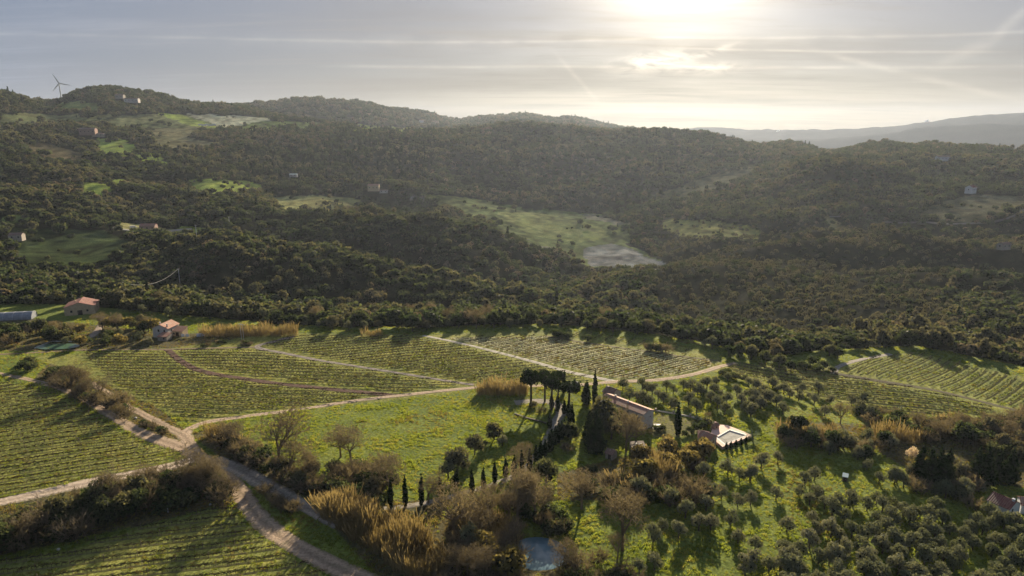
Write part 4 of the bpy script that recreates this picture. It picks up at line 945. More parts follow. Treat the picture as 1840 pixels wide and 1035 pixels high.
# distant houses
def far_house(px, py, L, Wd, hw, hr, yaw, wm, rm, lab, nwin=3, name='country_house', lift=0, **k):
    c_ = P(px, py); return house_c(name, lab, 'house', c_, R(yaw), L, Wd, hw, hr, MT[wm], MT[rm], [('front', (i - (nwin-1)/2) * L / nwin, hw * .6, 1.3, 1.6) for i in range(nwin)] + [('west', 0, hw * .6, 1.2, 1.5)], z0=hz(*c_) + lift, **k)
far_house(268, 416, 17, 9, 6, 2.2, 5, 'pinkp', 'tile', 'pinkish farmhouse in the small clearing on the left hillside', 3, lift=1)
far_house(1743, 350, 15, 10, 8, 3, 35, 'white', 'tilered', 'white house with reddish roof in the trees above the right hand field', 3, lift=3, chim=[(0, 1, 1.2)])
far_house(1693, 293, 24, 10, 6, 2.2, 0, 'white', 'tile2', 'low white villa on the wooded right ridge', 4, lift=5)
far_house(672, 345, 20, 12, 9, 2.6, 0, 'cream', 'tile', 'stone farm building with orange roof at the head of the middle valley', 3, lift=3)
far_house(690, 349, 14, 9, 4, 1.2, 0, 'greyst', 'tile2', 'long low grey shed right of the orange roofed valley farm', 2, lift=3, name='farm_shed')
far_house(160, 246, 30, 14, 11, 3, 8, 'pinkp', 'tile2', 'large pinkish farmhouse in the dark trees on the left slope', 4, lift=4)
far_house(178, 248, 22, 10, 5, 1.5, 8, 'stone', 'tile2', 'low stone wing right of the large pinkish farmhouse', 2, lift=3, name='farm_wing')
far_house(217, 180, 20, 12, 8, 2.5, 0, 'stone', 'tile2', 'left one of two grey farm buildings below the far left hilltop', 2, lift=4)
far_house(238, 187, 34, 14, 8, 2.5, 5, 'greyst', 'tile2', 'right and larger of two grey farm buildings below the far left hilltop', 4, lift=4)
far_house(757, 222, 18, 10, 8, 2.5, 5, 'white', 'tile', 'small white farmhouse on the distant saddle in the middle', 2, lift=5)
far_house(780, 224, 40, 12, 9, 2.5, 0, 'stone', 'tile2', 'grey hamlet building right of the small white farmhouse', 4, lift=4)
far_house(32, 434, 12, 8, 5, 2, 10, 'stone', 'tile2', 'small pale house in the trees at the left edge', 2, lift=2)
far_house(528, 322, 14, 8, 4, 1, 0, 'plastic', 'metal', 'blue-white greenhouse shed on the dark forest slope', 2, name='metal_shed', lift=5)
far_house(1802, 452, 12, 7, 5, 1.6, 20, 'stone', 'tile2', 'small grey house at the lower right hillside', 2, lift=3)

# ------------------------------------------------------------------ posts, poles, turbine, cables
def pole(px, py, h, label, name='utility_pole', arms=1, mt='wood', r_=.14, base=None):
    x, y = base or P(px, py); z = hz(x, y); r = bpy.data.objects.new(name, None); COL.objects.link(r); r.location = (x, y, z); setp(r, label, 'utility pole')
    b = MB(); b.tube((0, 0, -1), (0, 0, h), r_, r_ * .7, 6); b.build('pole', MT[mt], r)
    for k in range(arms): b = MB(); b.box(-1.2, 1.2, -.08, .08, h - .5 - k, h - .34 - k); b.build('crossarm', MT[mt], r)
    for sx in (-1, 0, 1): b = MB(); b.tube((sx, 0, h - .34), (sx, 0, h - .05), .07, .05, 6); b.build('insulator', MT['cope'], r)
    return Vector((x, y, z + h))
pole(413, 410, 14, 'grey pole standing at the top of the wooded ridge', mt='galv', r_=.3)
pole(355, 440, 19, 'tall grey pole at the edge of the bright hillside clearing', mt='galv', r_=.3)
t1 = pole(324, 515, 15, 'pale leaning pole on the dark hillside where the cable ends', mt='galv', r_=.25)
t0 = pole(222, 530, 9, 'short pole at the lower end of the sagging cable')
b = MB(); pts = []
for i in range(25):
    t = i / 24; p = t0.lerp(t1, t); p.z -= 4 * t * (1 - t) * 6.5; pts.append(p)
for p, q in zip(pts[:-1], pts[1:]): b.tube(p, q, .10, .10, 4, 0, False)
setp(b.build('power_cable', MT['cable']), 'sagging cable between two poles in front of the dark wood', 'cable')
pole(4, 522, 12, 'pole at the left edge above the polytunnel', r_=.18)
pole(69, 547, 11, 'thin pole left of the cream barn', r_=.16)
pole(434, 610, 9, 'left one of two grey poles behind the vineyard by the reeds', mt='galv'); pole(438, 610, 8.5, 'right one of two grey poles behind the vineyard by the reeds', mt='galv')
pole(1617, 748, 4, 'short pale blue post on the bank beside the right lower vineyard', name='marker_post', arms=0, mt='metal', r_=.12)
x, y = P(1205, 233); pole(0, 0, 17, 'thin mast on the crest of the central hill', name='radio_mast', arms=2, mt='galv', r_=.7, base=(x, y))
b = MB(); b.tube((0,0,0),(0,0,2.2),.13,.11,6); x, y = P(302, 921); setp(b.build('marker_post', MT['cope'], loc=(x, y, hz(x, y))), 'white post standing against the dark hedge above the bottom left vineyard', 'post')
# fence posts along the track
fp = spline([P(*p) for p in [(8,682),(60,694),(130,721),(196,762),(256,796),(312,812),(328,820)]], 2.6)
for k in range(len(fp)):
    b = MB(); b.tube((0,0,-.2),(0,0,1.7),.09,.07,5); o = b.build('fence_post', MT['wood'], loc=(fp[k,0], fp[k,1], hz(*fp[k]))); setp(o, 'wooden vineyard end post beside the dirt road, %s from the photo edge' % ordw(k + 1), 'fence post', 'posts along the dirt road')
# wind turbine
tb = by_r([(106, 150, 2700)], 0)[0]; tx, ty, hub = math.sin(tb[0]) * tb[1], math.cos(tb[0]) * tb[1], tb[2]
r = bpy.data.objects.new('wind_turbine', None); COL.objects.link(r); r.location = (tx, ty, hub - 62); r.rotation_euler = (0, 0, -tb[0]); setp(r, 'three bladed wind turbine behind the left hilltop', 'wind turbine')
b = MB(); b.tube((0,0,-40),(0,0,62),2.4,1.4,10); b.build('tower', MT['galv'], r)
b = MB(); b.box(-2,2,-3,5,60.5,64); b.build('nacelle', MT['galv'], r); b = MB(); b.tube((0,-5,62),(0,-3,62),.8,1.8,8); b.build('hub', MT['galv'], r)
for ang in (115.5, -9, 231):
    a = R(ang); d = Vector((math.cos(a), 0, math.sin(a))); u = Vector((-math.sin(a), 0, math.cos(a))); b = MB(); c0 = Vector((0, -4, 62)); Lb = 33
    st = [(0, 1.0), (.12, 1.9), (.5, 1.3), (1, .35)]
    for (s0, w0), (s1, w1_) in zip(st[:-1], st[1:]):
        p, q = c0 + d * Lb * s0, c0 + d * Lb * s1
        for sy in (-.35, .35): yv = Vector((0, sy, 0)); b.quad(tuple(p - u * w0 + yv), tuple(p + u * w0 + yv), tuple(q + u * w1_ + yv), tuple(q - u * w1_ + yv))
        for sg in (-1, 1): b.quad(tuple(p + u * w0 * sg - Vector((0,.35,0))), tuple(p + u * w0 * sg + Vector((0,.35,0))), tuple(q + u * w1_ * sg + Vector((0,.35,0))), tuple(q + u * w1_ * sg - Vector((0,.35,0))))
    b.build('blade', MT['galv'], r)

# ------------------------------------------------------------------ planting: named trees
def at(x0, y0, s, L): return [(x0 + p[0] / s, y0 + p[1] / s, *p[2:]) for p in L]
# cypress avenue (foot pixel, height in pixels)
cyp = [(703,913,50),(729,911,52),(758,908,52),(791,895,40),(820,876,34),(848,892,46),(869,884,42),(889,868,36)]
cyp += at(850, 660, 4.31, [(252,850,135),(318,855,165),(376,845,190),(438,812,175),(487,735,130),(523,705,130),(557,692,130),(590,660,150),(607,650,170),(635,605,150),(660,590,170),(685,562,145),(707,532,125),(593,475,115),(655,345,140),(705,362,110),(738,388,130),(765,472,190),(750,440,150),(606,320,120)])
for k, c in enumerate(cyp):
    x, y = P(c[0], c[1]); d = math.hypot(y, H); hgt = (c[2] if k < 8 else c[2] / 4.31) * (d * 1.0) / F / math.cos(math.atan2(H, y)) * .98
    side = 'beside the gravel drive in front of the thicket' if k < 8 else 'in the cypress avenue climbing to the farmhouse'
    plant('cypress_tree', x, y, 1, ('slender dark cypress standing ' if k < 8 else 'narrow dark cypress ') + side, 'cypresses of the drive', sz=hgt / 9.9, sxy=1.15 if k < 8 else 1.3)
x, y = P(1217, 781); plant('cypress_tree', x, y, 1, 'broad lone cypress on the lawn between farmhouse and pool', None, sz=1.28, sxy=1.85)
x, y = P(1068, 728); plant('cypress_tree', x, y, 1, 'tall pointed cypress rising behind the dark trees left of the farmhouse', None, sz=1.55, sxy=1.6)
x, y = P(1062, 728); plant('cypress_tree', x - 2, y, 1, 'short broad cypress joined to the taller one left of the farmhouse', None, sz=1.05, sxy=2.6)
x, y = P(1013, 706); plant('cypress_tree', x, y, 1, 'pointed cypress rising behind the umbrella pines', None, sz=1.0, sxy=1.5)
for k, (px, py, s, sz) in enumerate([(954,728,1.0,1.42),(979,722,.85,1.3),(991,738,.9,1.5),(1003,712,.7,1.1),(1022,730,1.15,1.0)]):
    x, y = P(px, py); plant('pine_tree', x, y, s, ['leftmost umbrella pine on a bare trunk by the reeds', 'second umbrella pine from the left in the group', 'tallest dense pine in the middle of the group', 'small pine at the back of the group', 'low rounded umbrella pine right of the pine group'][k], 'pines at the top of the drive', sz=sz, sxy=s * 1.25)
for k, (kd, px, py, s, lab) in enumerate([('oak_tree',1082,770,2.2,'large dark evergreen left of the farmhouse'),('oak_tree',1113,762,1.15,'dark evergreen close against the farmhouse wall'),('oak_tree',1096,768,1.5,'dark evergreen between the two largest by the farmhouse'),
      ('evergreen_shrub',1120,764,1.3,'dark bush hiding the middle of the farmhouse roof'),('cedar_tree',1070,812,1.35,'big dark conifer in front of the farmhouse trees'),('cedar_tree',1058,790,1.0,'smaller dark conifer at the left of the farmhouse trees'),('oak_tree',1098,790,1.6,'dark evergreen behind the bare tree'),
      ('bare_tree',1125,812,1.9,'big grey-brown leafless tree in front of the farmhouse'),('bare_tree',1142,800,1.3,'leafless tree against the farmhouse gable'),('evergreen_shrub',1180,775,1.0,'dark round bush at the foot of the gable'),('evergreen_shrub',1190,772,.9,'dark clipped bush right of the white tables'),
      ('oak_tree',981,868,1.5,'round black-green tree at the foot of the cypress avenue'),('oak_tree',888,790,1.1,'lone round olive-green tree in the meadow'),('evergreen_shrub',872,800,.7,'low bush under the lone meadow tree'),('pale_tree',853,818,1.5,'grey-green spreading tree left of the lone meadow tree'),
      ('pale_tree',822,852,1.85,'tall pale-topped tree in the meadow above the cypresses'),('olive_tree',806,860,1.7,'darker tree left of the pale-topped meadow tree'),('olive_tree',903,802,1.1,'small pale bush right of the lone meadow tree'),('bare_tree',940,830,1.0,'pale leafless tree behind the drive'),
      ('bare_tree',928,850,1.2,'leafless tree left of the drive behind the cypresses'),('oak_tree',1026,790,1.15,'dark bushy tree right of the drive'),('bare_shrub',1018,812,1.3,'grey twiggy bush right of the drive'),('evergreen_shrub',1065,850,1.0,'dark bush in the grass below the stone shed'),
      ('bare_shrub',975,745,1.2,'grey twiggy bush by the dry stone wall'),('evergreen_shrub',958,732,1.1,'green bush below the leftmost umbrella pine'),('bare_tree',1068+2,1000-3,.01,''),
      ('yucca_plant',1352,790,1.7,'spiky pale yucca at the right tip of the pool terrace'),('bare_tree',1270,755,.5,'small pale leafless tree at the corner of the olive grove'),('yucca_plant',1252,757,1.0,'blue-grey agave beside the garden wall')]):
    if lab: x, y = P(px, py); plant(kd, x, y, s, lab)
for px, py, s in [(1240,779,1.1),(1250,774,1.2),(1262,770,1.3),(1270,765,1.3),(1230,784,.9)]:
    x, y = P(px, py); plant('evergreen_shrub', x, y, s, 'dark bush of the hedge behind the pool house', 'hedge bushes behind the pool house')
for px, py in [(1305,808),(1313,806),(1322,803),(1331,800),(1340,797)]:
    x, y = P(px, py); plant('cypress_tree', x, y, 1, 'short young cypress below the pool terrace', 'young cypresses below the terrace', sz=.28, sxy=.8)
# two tall trees in front of the right reeds
for px, py, s in [(1424,785,.75),(1436,788,.8)]: x, y = P(px, py); plant('pine_tree', x, y, s, 'slim tall tree standing in front of the right reed bed', 'two slim trees by the reeds')
for px, py, s in [(1652,862,.95),(1668,868,1.0),(1685,872,1.05),(1700,868,.95),(1752,868,1.0),(1768,870,1.05),(1790,862,.85),(1812,868,.95)]:
    x, y = P(px, py); plant('cedar_tree', x, y, s * 1.1, 'tall dark conifer of the group behind the white house', 'dark conifers behind the white house')
for px, py, s in [(1722,864,1.3),(1735,866,1.2),(1640,858,1.0)]: x, y = P(px, py); plant('pale_tree', x, y, s, 'pale leafed tree between the dark conifers at right', 'pale trees among the conifers')
x, y = P(1638, 826); plant('blossom_tree', x, y, 1.1, 'pale cream blossoming tree left of the dark conifers')
x, y = P(1734, 800); plant('oak_tree', x, y, 1.5, 'broad dark green tree above the conifers at right')
# olives
OL = at(900, 560, 3.68, [(805,520),(935,515),(965,545),(1000,550),(850,585),(900,600),(940,600),(975,620),(1040,590),(1075,605),(1095,525),(1140,545),(1205,510),(1250,525),(1300,555),(1325,550),(1125,640),(1150,650),(1295,665),(1240,615),(1340,500),(1360,510),(1420,490),(1385,605),(1430,640),(1410,545),(1455,570),(1495,610),(1480,680),(1500,465),(1560,560),(1590,620),(1610,660),(1650,695),(1665,580),(1640,500),(1690,515),(1715,640),(1730,560),(1780,590),(1750,600),(1800,500),(1825,540),(1820,630),(1610,570),(1660,620)])
OL += at(1340, 560, 3.68, [(70,510),(175,505),(250,545),(290,570),(340,540),(370,540),(415,580),(480,550),(160,600),(200,620),(100,640),(35,690),(245,680),(350,590),(450,620),(555,620),(700,620),(770,620),(750,670),(810,705),(520,690),(130,590),(60,600)])
for px, py in OL: x, y = P(px, py); plant('olive_tree', x, y, random.uniform(1.02, 1.4) * (.65 if random.random() < .15 else 1), 'rounded grey olive tree on the bright grass behind the pool', 'olive trees of the upper grove')
OB = at(1340, 755, 3.68, [(30,400),(100,320),(210,290),(390,430),(450,400),(200,530),(30,560),(270,740),(330,700),(440,690),(470,520),(520,590),(600,590),(690,590),(700,560),(800,600),(860,560),(900,610),(950,600),(980,600),(880,420),(760,370),(740,260),(550,230),(800,330),(960,190),(570,640),(650,680),(700,690),(730,660),(470,760),(560,770),(620,800),(700,780),(800,800),(860,790),(930,760),(960,700),(1080,690),(1040,640),(1100,640),(1150,650),(1200,680),(1300,690),(1250,620),(1020,880),(1080,860),(1140,850),(1180,840),(900,880),(250,900),(300,960),(350,900),(420,850),(480,950),(520,900),(550,960),(640,900),(720,960),(780,1000),(850,1000),(940,960),(1000,1020),(1080,1020),(1180,960),(1300,960),(1320,860),(1400,880),(1440,800),(1480,760),(1560,760),(1620,720),(1640,850),(1700,840),(1760,800),(1820,790),(1560,950),(1620,900),(1700,1000),(1760,980),(1800,900),(1820,1000),(1450,1000),(1240,800),(1370,1000),(150,1000),(30,980),(230,990),(60,860),(350,500),(420,560),(1000,940),(1230,900),(1500,860),(1400,960),(1520,720),(1350,760),(1280,860),(1120,760),(1180,760),(760,880),(820,930),(600,960),(400,950),(980,840),(870,700)])
OB += at(850, 780, 3.68, [(1120,420),(1190,720),(1300,480),(1360,690),(1490,640),(1570,640),(1520,300),(1680,270),(1750,480),(1750,720),(1640,430),(1540,510),(1700,600),(1830,640),(1830,310),(1760,310),(1560,430),(1100,930),(1200,900),(1800,930),(1080,400),(950,450),(1400,560),(1250,650)])
for i in range(40): OB.append((random.uniform(1400, 1860), 1035 + random.uniform(2, 45)))
for px, py in [q_ for q_ in OB if random.random() > .1]: x, y = P(px, py); plant('olive_tree', x, y, random.uniform(.95, 1.5), 'grey-green olive tree in the lower right grove', 'olive trees of the lower grove')
for px, py in [(1790,945),(1803,950),(1822,950),(1776,932)]: x, y = P(px, py); plant('olive_tree', x, y, 1.25, 'grey olive tree close in front of the white house', 'olive trees before the white house')
# shrubs and thickets: (polygon, count, kinds, scale, label)
def scatter(poly, n, kinds, smin, smax, label, group, mg=.8):
    pw = [P(*p) for p in poly]; xs = [p[0] for p in pw]; ys = [p[1] for p in pw]; k = 0; tries = 0
    while k < n and tries < n * 60:
        tries += 1; x, y = random.uniform(min(xs), max(xs)), random.uniform(min(ys), max(ys))
        if not inpoly(np.array([x]), np.array([y]), pw)[0] or near_road(np.array([x]), np.array([y]), mg)[0]: continue
        kd = random.choices([q[0] for q in kinds], [q[1] for q in kinds])[0]
        w_ = {'bare_shrub': 'grey-brown leafless shrub ', 'evergreen_shrub': 'dark evergreen bush ', 'bare_tree': 'leafless brown tree ', 'olive_tree': 'grey-green tree ', 'pale_tree': 'pale leafed tree ', 'oak_tree': 'dark green tree ', 'golden_shrub': 'golden leafed shrub '}[kd]
        plant(kd, x, y, 1.38 * random.uniform(smin, smax) * {'bare_tree': .62, 'oak_tree': .6, 'pale_tree': .65, 'olive_tree': .75}.get(kd, 1), w_ + label, group + ' ' + kd.replace('_', ' ') + 's'); k += 1
BS, ES, BT, OT, PT, OK_, GS = 'bare_shrub', 'evergreen_shrub', 'bare_tree', 'olive_tree', 'pale_tree', 'oak_tree', 'golden_shrub'
scatter([(-60,985),(60,945),(150,915),(240,880),(330,870),(415,865),(425,905),(380,905),(240,935),(100,978),(-60,1005)], 105, [(BS,5),(ES,4),(BT,1.3),(OK_,1.6)], 1.15, 2.0, 'in the long hedge at bottom left', 'bottom left hedge')
scatter([(320,850),(400,842),(420,880),(340,890)], 8, [(BT,3),(BS,3)], 1.0, 1.5, 'at the right end of the bottom left hedge', 'hedge end')
scatter([(85,672),(120,668),(180,700),(240,745),(232,762),(165,728),(95,695)], 34, [(BS,4),(ES,4),(BT,1)], .9, 1.6, 'between the two tracks at left', 'strip between the tracks', -1.2)
scatter([(20,650),(60,648),(70,668),(40,670)], 4, [(ES,3),(BS,1)], 1.1, 1.5, 'above the dirt road at the left edge', 'left road edge')
scatter([(235,752),(270,765),(330,792),(300,797),(250,775)], 8, [(BS,3),(ES,2)], .5, .9, 'on the wedge where the two tracks meet', 'track wedge')
scatter([(385,800),(430,800),(500,850),(560,880),(660,905),(700,925),(620,915),(540,880),(470,850)], 58, [(BS,5),(ES,3.2),(BT,.8)], 1.0, 1.7, 'in the thicket along the grey lane', 'lane thicket')
scatter([(470,850),(560,850),(640,845),(700,870),(700,900),(600,895),(520,880)], 38, [(BS,4),(ES,2),(BT,2),(PT,.7)], 1.0, 1.7, 'in the thicket below the meadow', 'meadow thicket')
scatter([(455,865),(500,870),(540,925),(500,915)], 9, [(BS,4),(ES,1)], .6, 1.1, 'on the island between road and lane', 'lane island')
scatter([(800,960),(870,930),(930,950),(925,1000),(960,1030),(990,1060),(800,1060),(790,1010)], 40, [(BS,6),(BT,2),(GS,.8),(OT,.5)], 1.0, 1.6, 'left of the pond', 'pond left bank')
scatter([(1030,1010),(1120,1000),(1130,1060),(1000,1060)], 16, [(BS,5),(ES,2),(BT,1)], 1.0, 1.5, 'right of the pond at the bottom edge', 'pond right bank')
scatter([(940,930),(1010,920),(1020,960),(1000,965),(950,945)], 14, [(ES,4),(BS,2)], .8, 1.3, 'behind the pond', 'pond back bank')
scatter([(860,915),(900,905),(1000,895),(1010,925),(940,930),(870,940)], 12, [(BT,3),(BS,3)], 1.1, 1.7, 'below the cypress row', 'trees below the cypress row')
scatter([(1010,880),(1080,870),(1150,880),(1200,890),(1150,920),(1060,920)], 20, [(BS,4),(ES,2),(BT,1),(OT,1)], 1.0, 1.5, 'in the scrub below the sheds', 'scrub below the sheds')
scatter([(1150,830),(1200,815),(1250,820),(1260,850),(1210,880),(1160,880)], 24, [(BS,5),(GS,2),(BT,1),(ES,1)], .9, 1.4, 'in the thicket left of the pool house', 'pool house thicket')
scatter([(1255,822),(1270,815),(1280,822),(1262,830)], 3, [(GS,1)], 1.0, 1.3, 'directly below the pool house', 'golden bushes')
scatter([(1195,885),(1260,880),(1270,905),(1200,915)], 7, [(BS,3),(ES,1)], 1.3, 1.8, 'below the pool house thicket', 'lower thicket')
scatter([(1395,782),(1500,790),(1600,800),(1560,830),(1470,815),(1400,800)], 22, [(OK_,2),(ES,2),(BS,3),(OT,2)], 1.0, 1.6, 'in front of the right reed beds', 'right reed front')
scatter([(1600,770),(1690,765),(1780,760),(1860,745),(1860,830),(1780,810),(1700,800),(1620,795)], 60, [(BS,6),(BT,1),(ES,1.5),(PT,.7)], 1.0, 1.6, 'in the brown scrub at the right edge', 'right scrub')
scatter([(1560,742),(1620,750),(1640,762),(1560,765),(1540,750)], 10, [(ES,3),(BS,1)], .9, 1.3, 'on the bank below the right lower vineyard', 'vineyard bank')
scatter([(1280,672),(1300,668),(1350,690),(1330,690)], 6, [(ES,1)], .7, 1.0, 'at the top corner of the olive grove', 'grove corner')
scatter([(1740,770),(1850,760),(1850,870),(1820,850)], 16, [(BS,2),(PT,2),(ES,2)], 1.0, 1.6, 'above the white house at the right edge', 'right edge bushes')
scatter([(1600,868),(1760,880),(1770,930),(1700,900),(1640,890)], 22, [(ES,3),(BS,3),(OT,3)], .9, 1.4, 'below the dark conifers at right', 'undergrowth below the conifers')
scatter([(60,600),(200,600),(280,612),(280,622),(120,625)], 16, [(OT,2),(GS,1.5),(ES,2),(BS,2),(PT,1)], .9, 1.3, 'in the garden left of the two chimney house', 'garden plants left')
scatter([(-30,600),(60,590),(140,592),(140,605),(60,620),(-30,620)], 20, [(BS,2),(ES,3),(OK_,2),(BT,1)], 1.2, 1.8, 'below the polytunnel at left', 'polytunnel trees')
scatter([(170,590),(260,585),(280,590),(270,602),(180,605)], 15, [(BT,2),(OK_,3),(GS,1),(PT,1)], 1.2, 1.7, 'behind the two chimney house on the left', 'house back trees')
scatter([(330,618),(450,616),(450,624),(340,624)], 12, [(ES,2),(BS,2)], .5, .8, 'on the grass right of the two chimney house', 'house right bushes')
scatter([(990,602),(1060,612),(1060,616),(1000,607)], 8, [(ES,1)], .9, 1.3, 'on the bank before the narrow vineyard strip', 'strip bank')
scatter([(1165,628),(1215,636),(1210,640),(1160,632)], 7, [(ES,3),(BS,1)], .9, 1.2, 'on the bank in the middle of the narrow vineyard strip', 'strip bank middle')
# single big bare trees
for px, py, s, lab in [(503,840,2.7,'large spreading leafless tree left in front of the meadow'),(523,858,1.8,'leafless tree close behind the large spreading one'),(612,822,1.6,'slim leafless tree in the middle of the meadow edge'),(630,830,1.7,'leafless tree right of the slim one at the meadow edge'),
      (700,890,1.9,'leafless tree above the row of cypresses'),(770,905,1.3,'thin leafless tree between the first cypresses'),(930,940,2.1,'leaning leafless tree left of the pond'),(961,938,2.0,'leafless tree with dark stem behind the pond'),(1118,990,2.2,'pale grey leafless tree right of the pond'),
      (350,880,1.9,'leafless tree at the end of the bottom left hedge'),(1510,762,1.2,'pale leafless tree above the right reed bed'),(815,965,2.2,'leafless tree right of the large reed bed'),(130,705,1.7,'leafless tree between the two tracks at left'),(1045,915,1.7,'leafless tree in the scrub above the pond')]:
    x, y = P(px, py); plant('bare_tree', x, y, s, lab)
# trees of the wood edge behind the vineyards: individuals
AE = []
tries = 0
while len(AE) < 270 and tries < 9000:
    tries += 1; px = random.uniform(-20, 1860)
    u = (px - 920) / F; a = math.atan2(u, 1.02); er = float(np.interp(a, AZ, EDGE_R)); rr = er + (4 if px < 1450 else 16) + random.random() ** 1.3 * 75
    x, y = math.sin(a) * rr, math.cos(a) * rr
    if any((x - q[0]) ** 2 + (y - q[1]) ** 2 < 20 for q in AE): continue
    ppx, ppy = project(x, y, hz(x, y))
    if 85 < ppx < 200 and ppy > 535: continue
    if ppx < 75 and 545 < ppy < 590: continue
    if 340 < ppx < 520 and rr < er + 12: continue
    AE.append((x, y, px))
for x, y, px in AE:
    kd = random.choices(['oak_tree', 'pale_tree', 'olive_tree', 'bare_tree'], [4, 2.2, 4 if px < 700 else 1.5, .5])[0]
    place = 'left' if px < 500 else 'middle' if px < 1250 else 'right'
    plant(kd, x, y, random.uniform(.95, 1.8 if px < 1450 else 1.3) * (.9 if kd == 'bare_tree' else 1), {'oak_tree': 'dark round evergreen', 'pale_tree': 'pale olive-brown tree', 'olive_tree': 'grey rounded olive', 'bare_tree': 'leafless tree'}[kd] + ' at the edge of the wood behind the vineyards, ' + place, 'wood edge ' + kd.replace('_', ' ') + 's ' + place)
for px, py, s in [(1330,642,1.25),(1350,646,1.3),(1375,655,1.2),(1400,660,1.2),(1420,668,1.0),(1310,640,1.0),(1490,640,1.1),(1505,645,1.0)]:
    x, y = P(px, py); plant('oak_tree', x, y, s, 'big dark tree at the track bend behind the right lower vineyard', 'dark trees at the track bend')
for px, py, s in [(1450,664,.9),(1470,668,.9),(1480,662,1.0),(1440,660,.9),(1460,655,1.1),(1495,668,.7)]:
    x, y = P(px, py); plant('evergreen_shrub', x, y, s * 1.6, 'dark bush on the mound left of the rolling vineyard', 'bushes on the mound')

# ------------------------------------------------------------------ boulders, pale objects
def boulder(px, py, s, lab):
    x, y = P(px, py); b = MB(); rs2 = np.random.default_rng(int(px)); n = 7; b.V = [(0, 0, -s * .4)]
    for a in (1, 2, 3):
        for c in range(n): th = math.pi * a / 4; k2 = s * rs2.uniform(.75, 1.1); b.V.append((k2 * math.sin(th) * math.cos(6.283 * c / n), k2 * math.sin(th) * math.sin(6.283 * c / n), -k2 * .7 * math.cos(th)))
    b.V.append((0, 0, s * .6)); t = len(b.V) - 1
    for c in range(n):
        d = (c + 1) % n; b.F += [(0, 1 + d, 1 + c), (t, t - n + c, t - n + d)]
        for a in (0, 1): o = 1 + a * n; b.F.append((o + c, o + d, o + n + d, o + n + c))
    b.mi = [0] * len(b.F); setp(b.build('boulder', MT['rock'], loc=(x, y, hz(x, y) + s * .3)), lab, 'boulder')
boulder(417, 815, .9, 'pale boulder in the shade under the reeds beside the grey lane'); boulder(424, 811, .7, 'smaller upright pale stone beside the pale boulder by the lane')
boulder(328, 828, .5, 'pale stone at the corner where the gravel lane meets the dirt road'); boulder(378, 907, .45, 'small white stone on the bank above the bottom left vineyard'); boulder(105, 988, .5, 'grey stone in the grass below the bottom left hedge'); boulder(244, 752, .6, 'pale stone heap on the wedge between the tracks')

# ------------------------------------------------------------------ stuff: instanced cover
def scatter_gn(name, pts, rot, scl, pick, meshes, label=None):
    me = bpy.data.meshes.new(name); me.vertices.add(len(pts)); me.vertices.foreach_set('co', np.asarray(pts, np.float32).ravel())
    for nm, ty, d in (('rot', 'FLOAT', rot), ('scl', 'FLOAT', scl), ('pick', 'INT', pick)):
        at_ = me.attributes.new(nm, ty, 'POINT'); at_.data.foreach_set('value', np.asarray(d, np.int32 if ty == 'INT' else np.float32))
    o = put(name, me); setp(o, kind='stuff')
    cl = bpy.data.collections.new(name + '_shapes')
    for i, m_ in enumerate(meshes): cl.objects.link(bpy.data.objects.new('%s_shape_%02d' % (name, i), m_))
    ng = bpy.data.node_groups.new(name, 'GeometryNodeTree'); ng.interface.new_socket('Geometry', in_out='INPUT', socket_type='NodeSocketGeometry'); ng.interface.new_socket('Geometry', in_out='OUTPUT', socket_type='NodeSocketGeometry')
    N = ng.nodes.new; gi, go = N('NodeGroupInput'), N('NodeGroupOutput'); ins = N('GeometryNodeInstanceOnPoints'); ci = N('GeometryNodeCollectionInfo'); ci.inputs['Collection'].default_value = cl; ci.inputs['Separate Children'].default_value = True; ci.inputs['Reset Children'].default_value = True
    def na(n_, t_):
        a_ = N('GeometryNodeInputNamedAttribute'); a_.data_type = t_; a_.inputs['Name'].default_value = n_; return a_.outputs['Attribute']
    cx_ = N('ShaderNodeCombineXYZ'); ng.links.new(na('rot', 'FLOAT'), cx_.inputs[2]); ng.links.new(cx_.outputs[0], ins.inputs['Rotation']); ng.links.new(na('scl', 'FLOAT'), ins.inputs['Scale'])
    ins.inputs['Pick Instance'].default_value = True; ng.links.new(na('pick', 'INT'), ins.inputs['Instance Index'])
    ng.links.new(gi.outputs[0], ins.inputs['Points']); ng.links.new(ci.outputs[0], ins.inputs['Instance']); ng.links.new(ins.outputs[0], go.inputs[0])
    md = o.modifiers.new('scatter', 'NODES'); md.node_group = ng; return o
# visibility along each sight line: drop cover that no nearby viewpoint could see
ELEV = (Z + 12 - H) / PR; CM = np.maximum.accumulate((Z - H) / PR, axis=1)
def seen(x, y, z, top, margin=.010):
    a = np.interp(np.arctan2(x, y), AZ, np.arange(A)).astype(int); r = np.interp(np.hypot(x, y) * .985, RR, np.arange(NR)).astype(int)
    return (z + top - H) / np.hypot(x, y) > CM[a, r] - margin
def ring_points(r0, r1, spacing, rs, lim=41):
    n = int(R(lim * 2) / 2 * (r1 * r1 - r0 * r0) / spacing ** 2); r = np.sqrt(rs.uniform(r0 * r0, r1 * r1, n)); a = R(1) * rs.uniform(-lim, lim, n); return r * np.sin(a), r * np.cos(a)
rs = np.random.default_rng(77)
fm = []
for v in range(5):      # rounded evergreen crowns for the hillsides
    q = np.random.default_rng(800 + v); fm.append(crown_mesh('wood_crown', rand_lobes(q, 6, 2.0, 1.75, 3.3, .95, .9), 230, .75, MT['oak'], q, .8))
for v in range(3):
    q = np.random.default_rng(820 + v); fm.append(crown_mesh('wood_crown', rand_lobes(q, 5, 1.3, 1.3, 4.2, 1.3, .9), 200, .6, MT['pale'], q, .6))
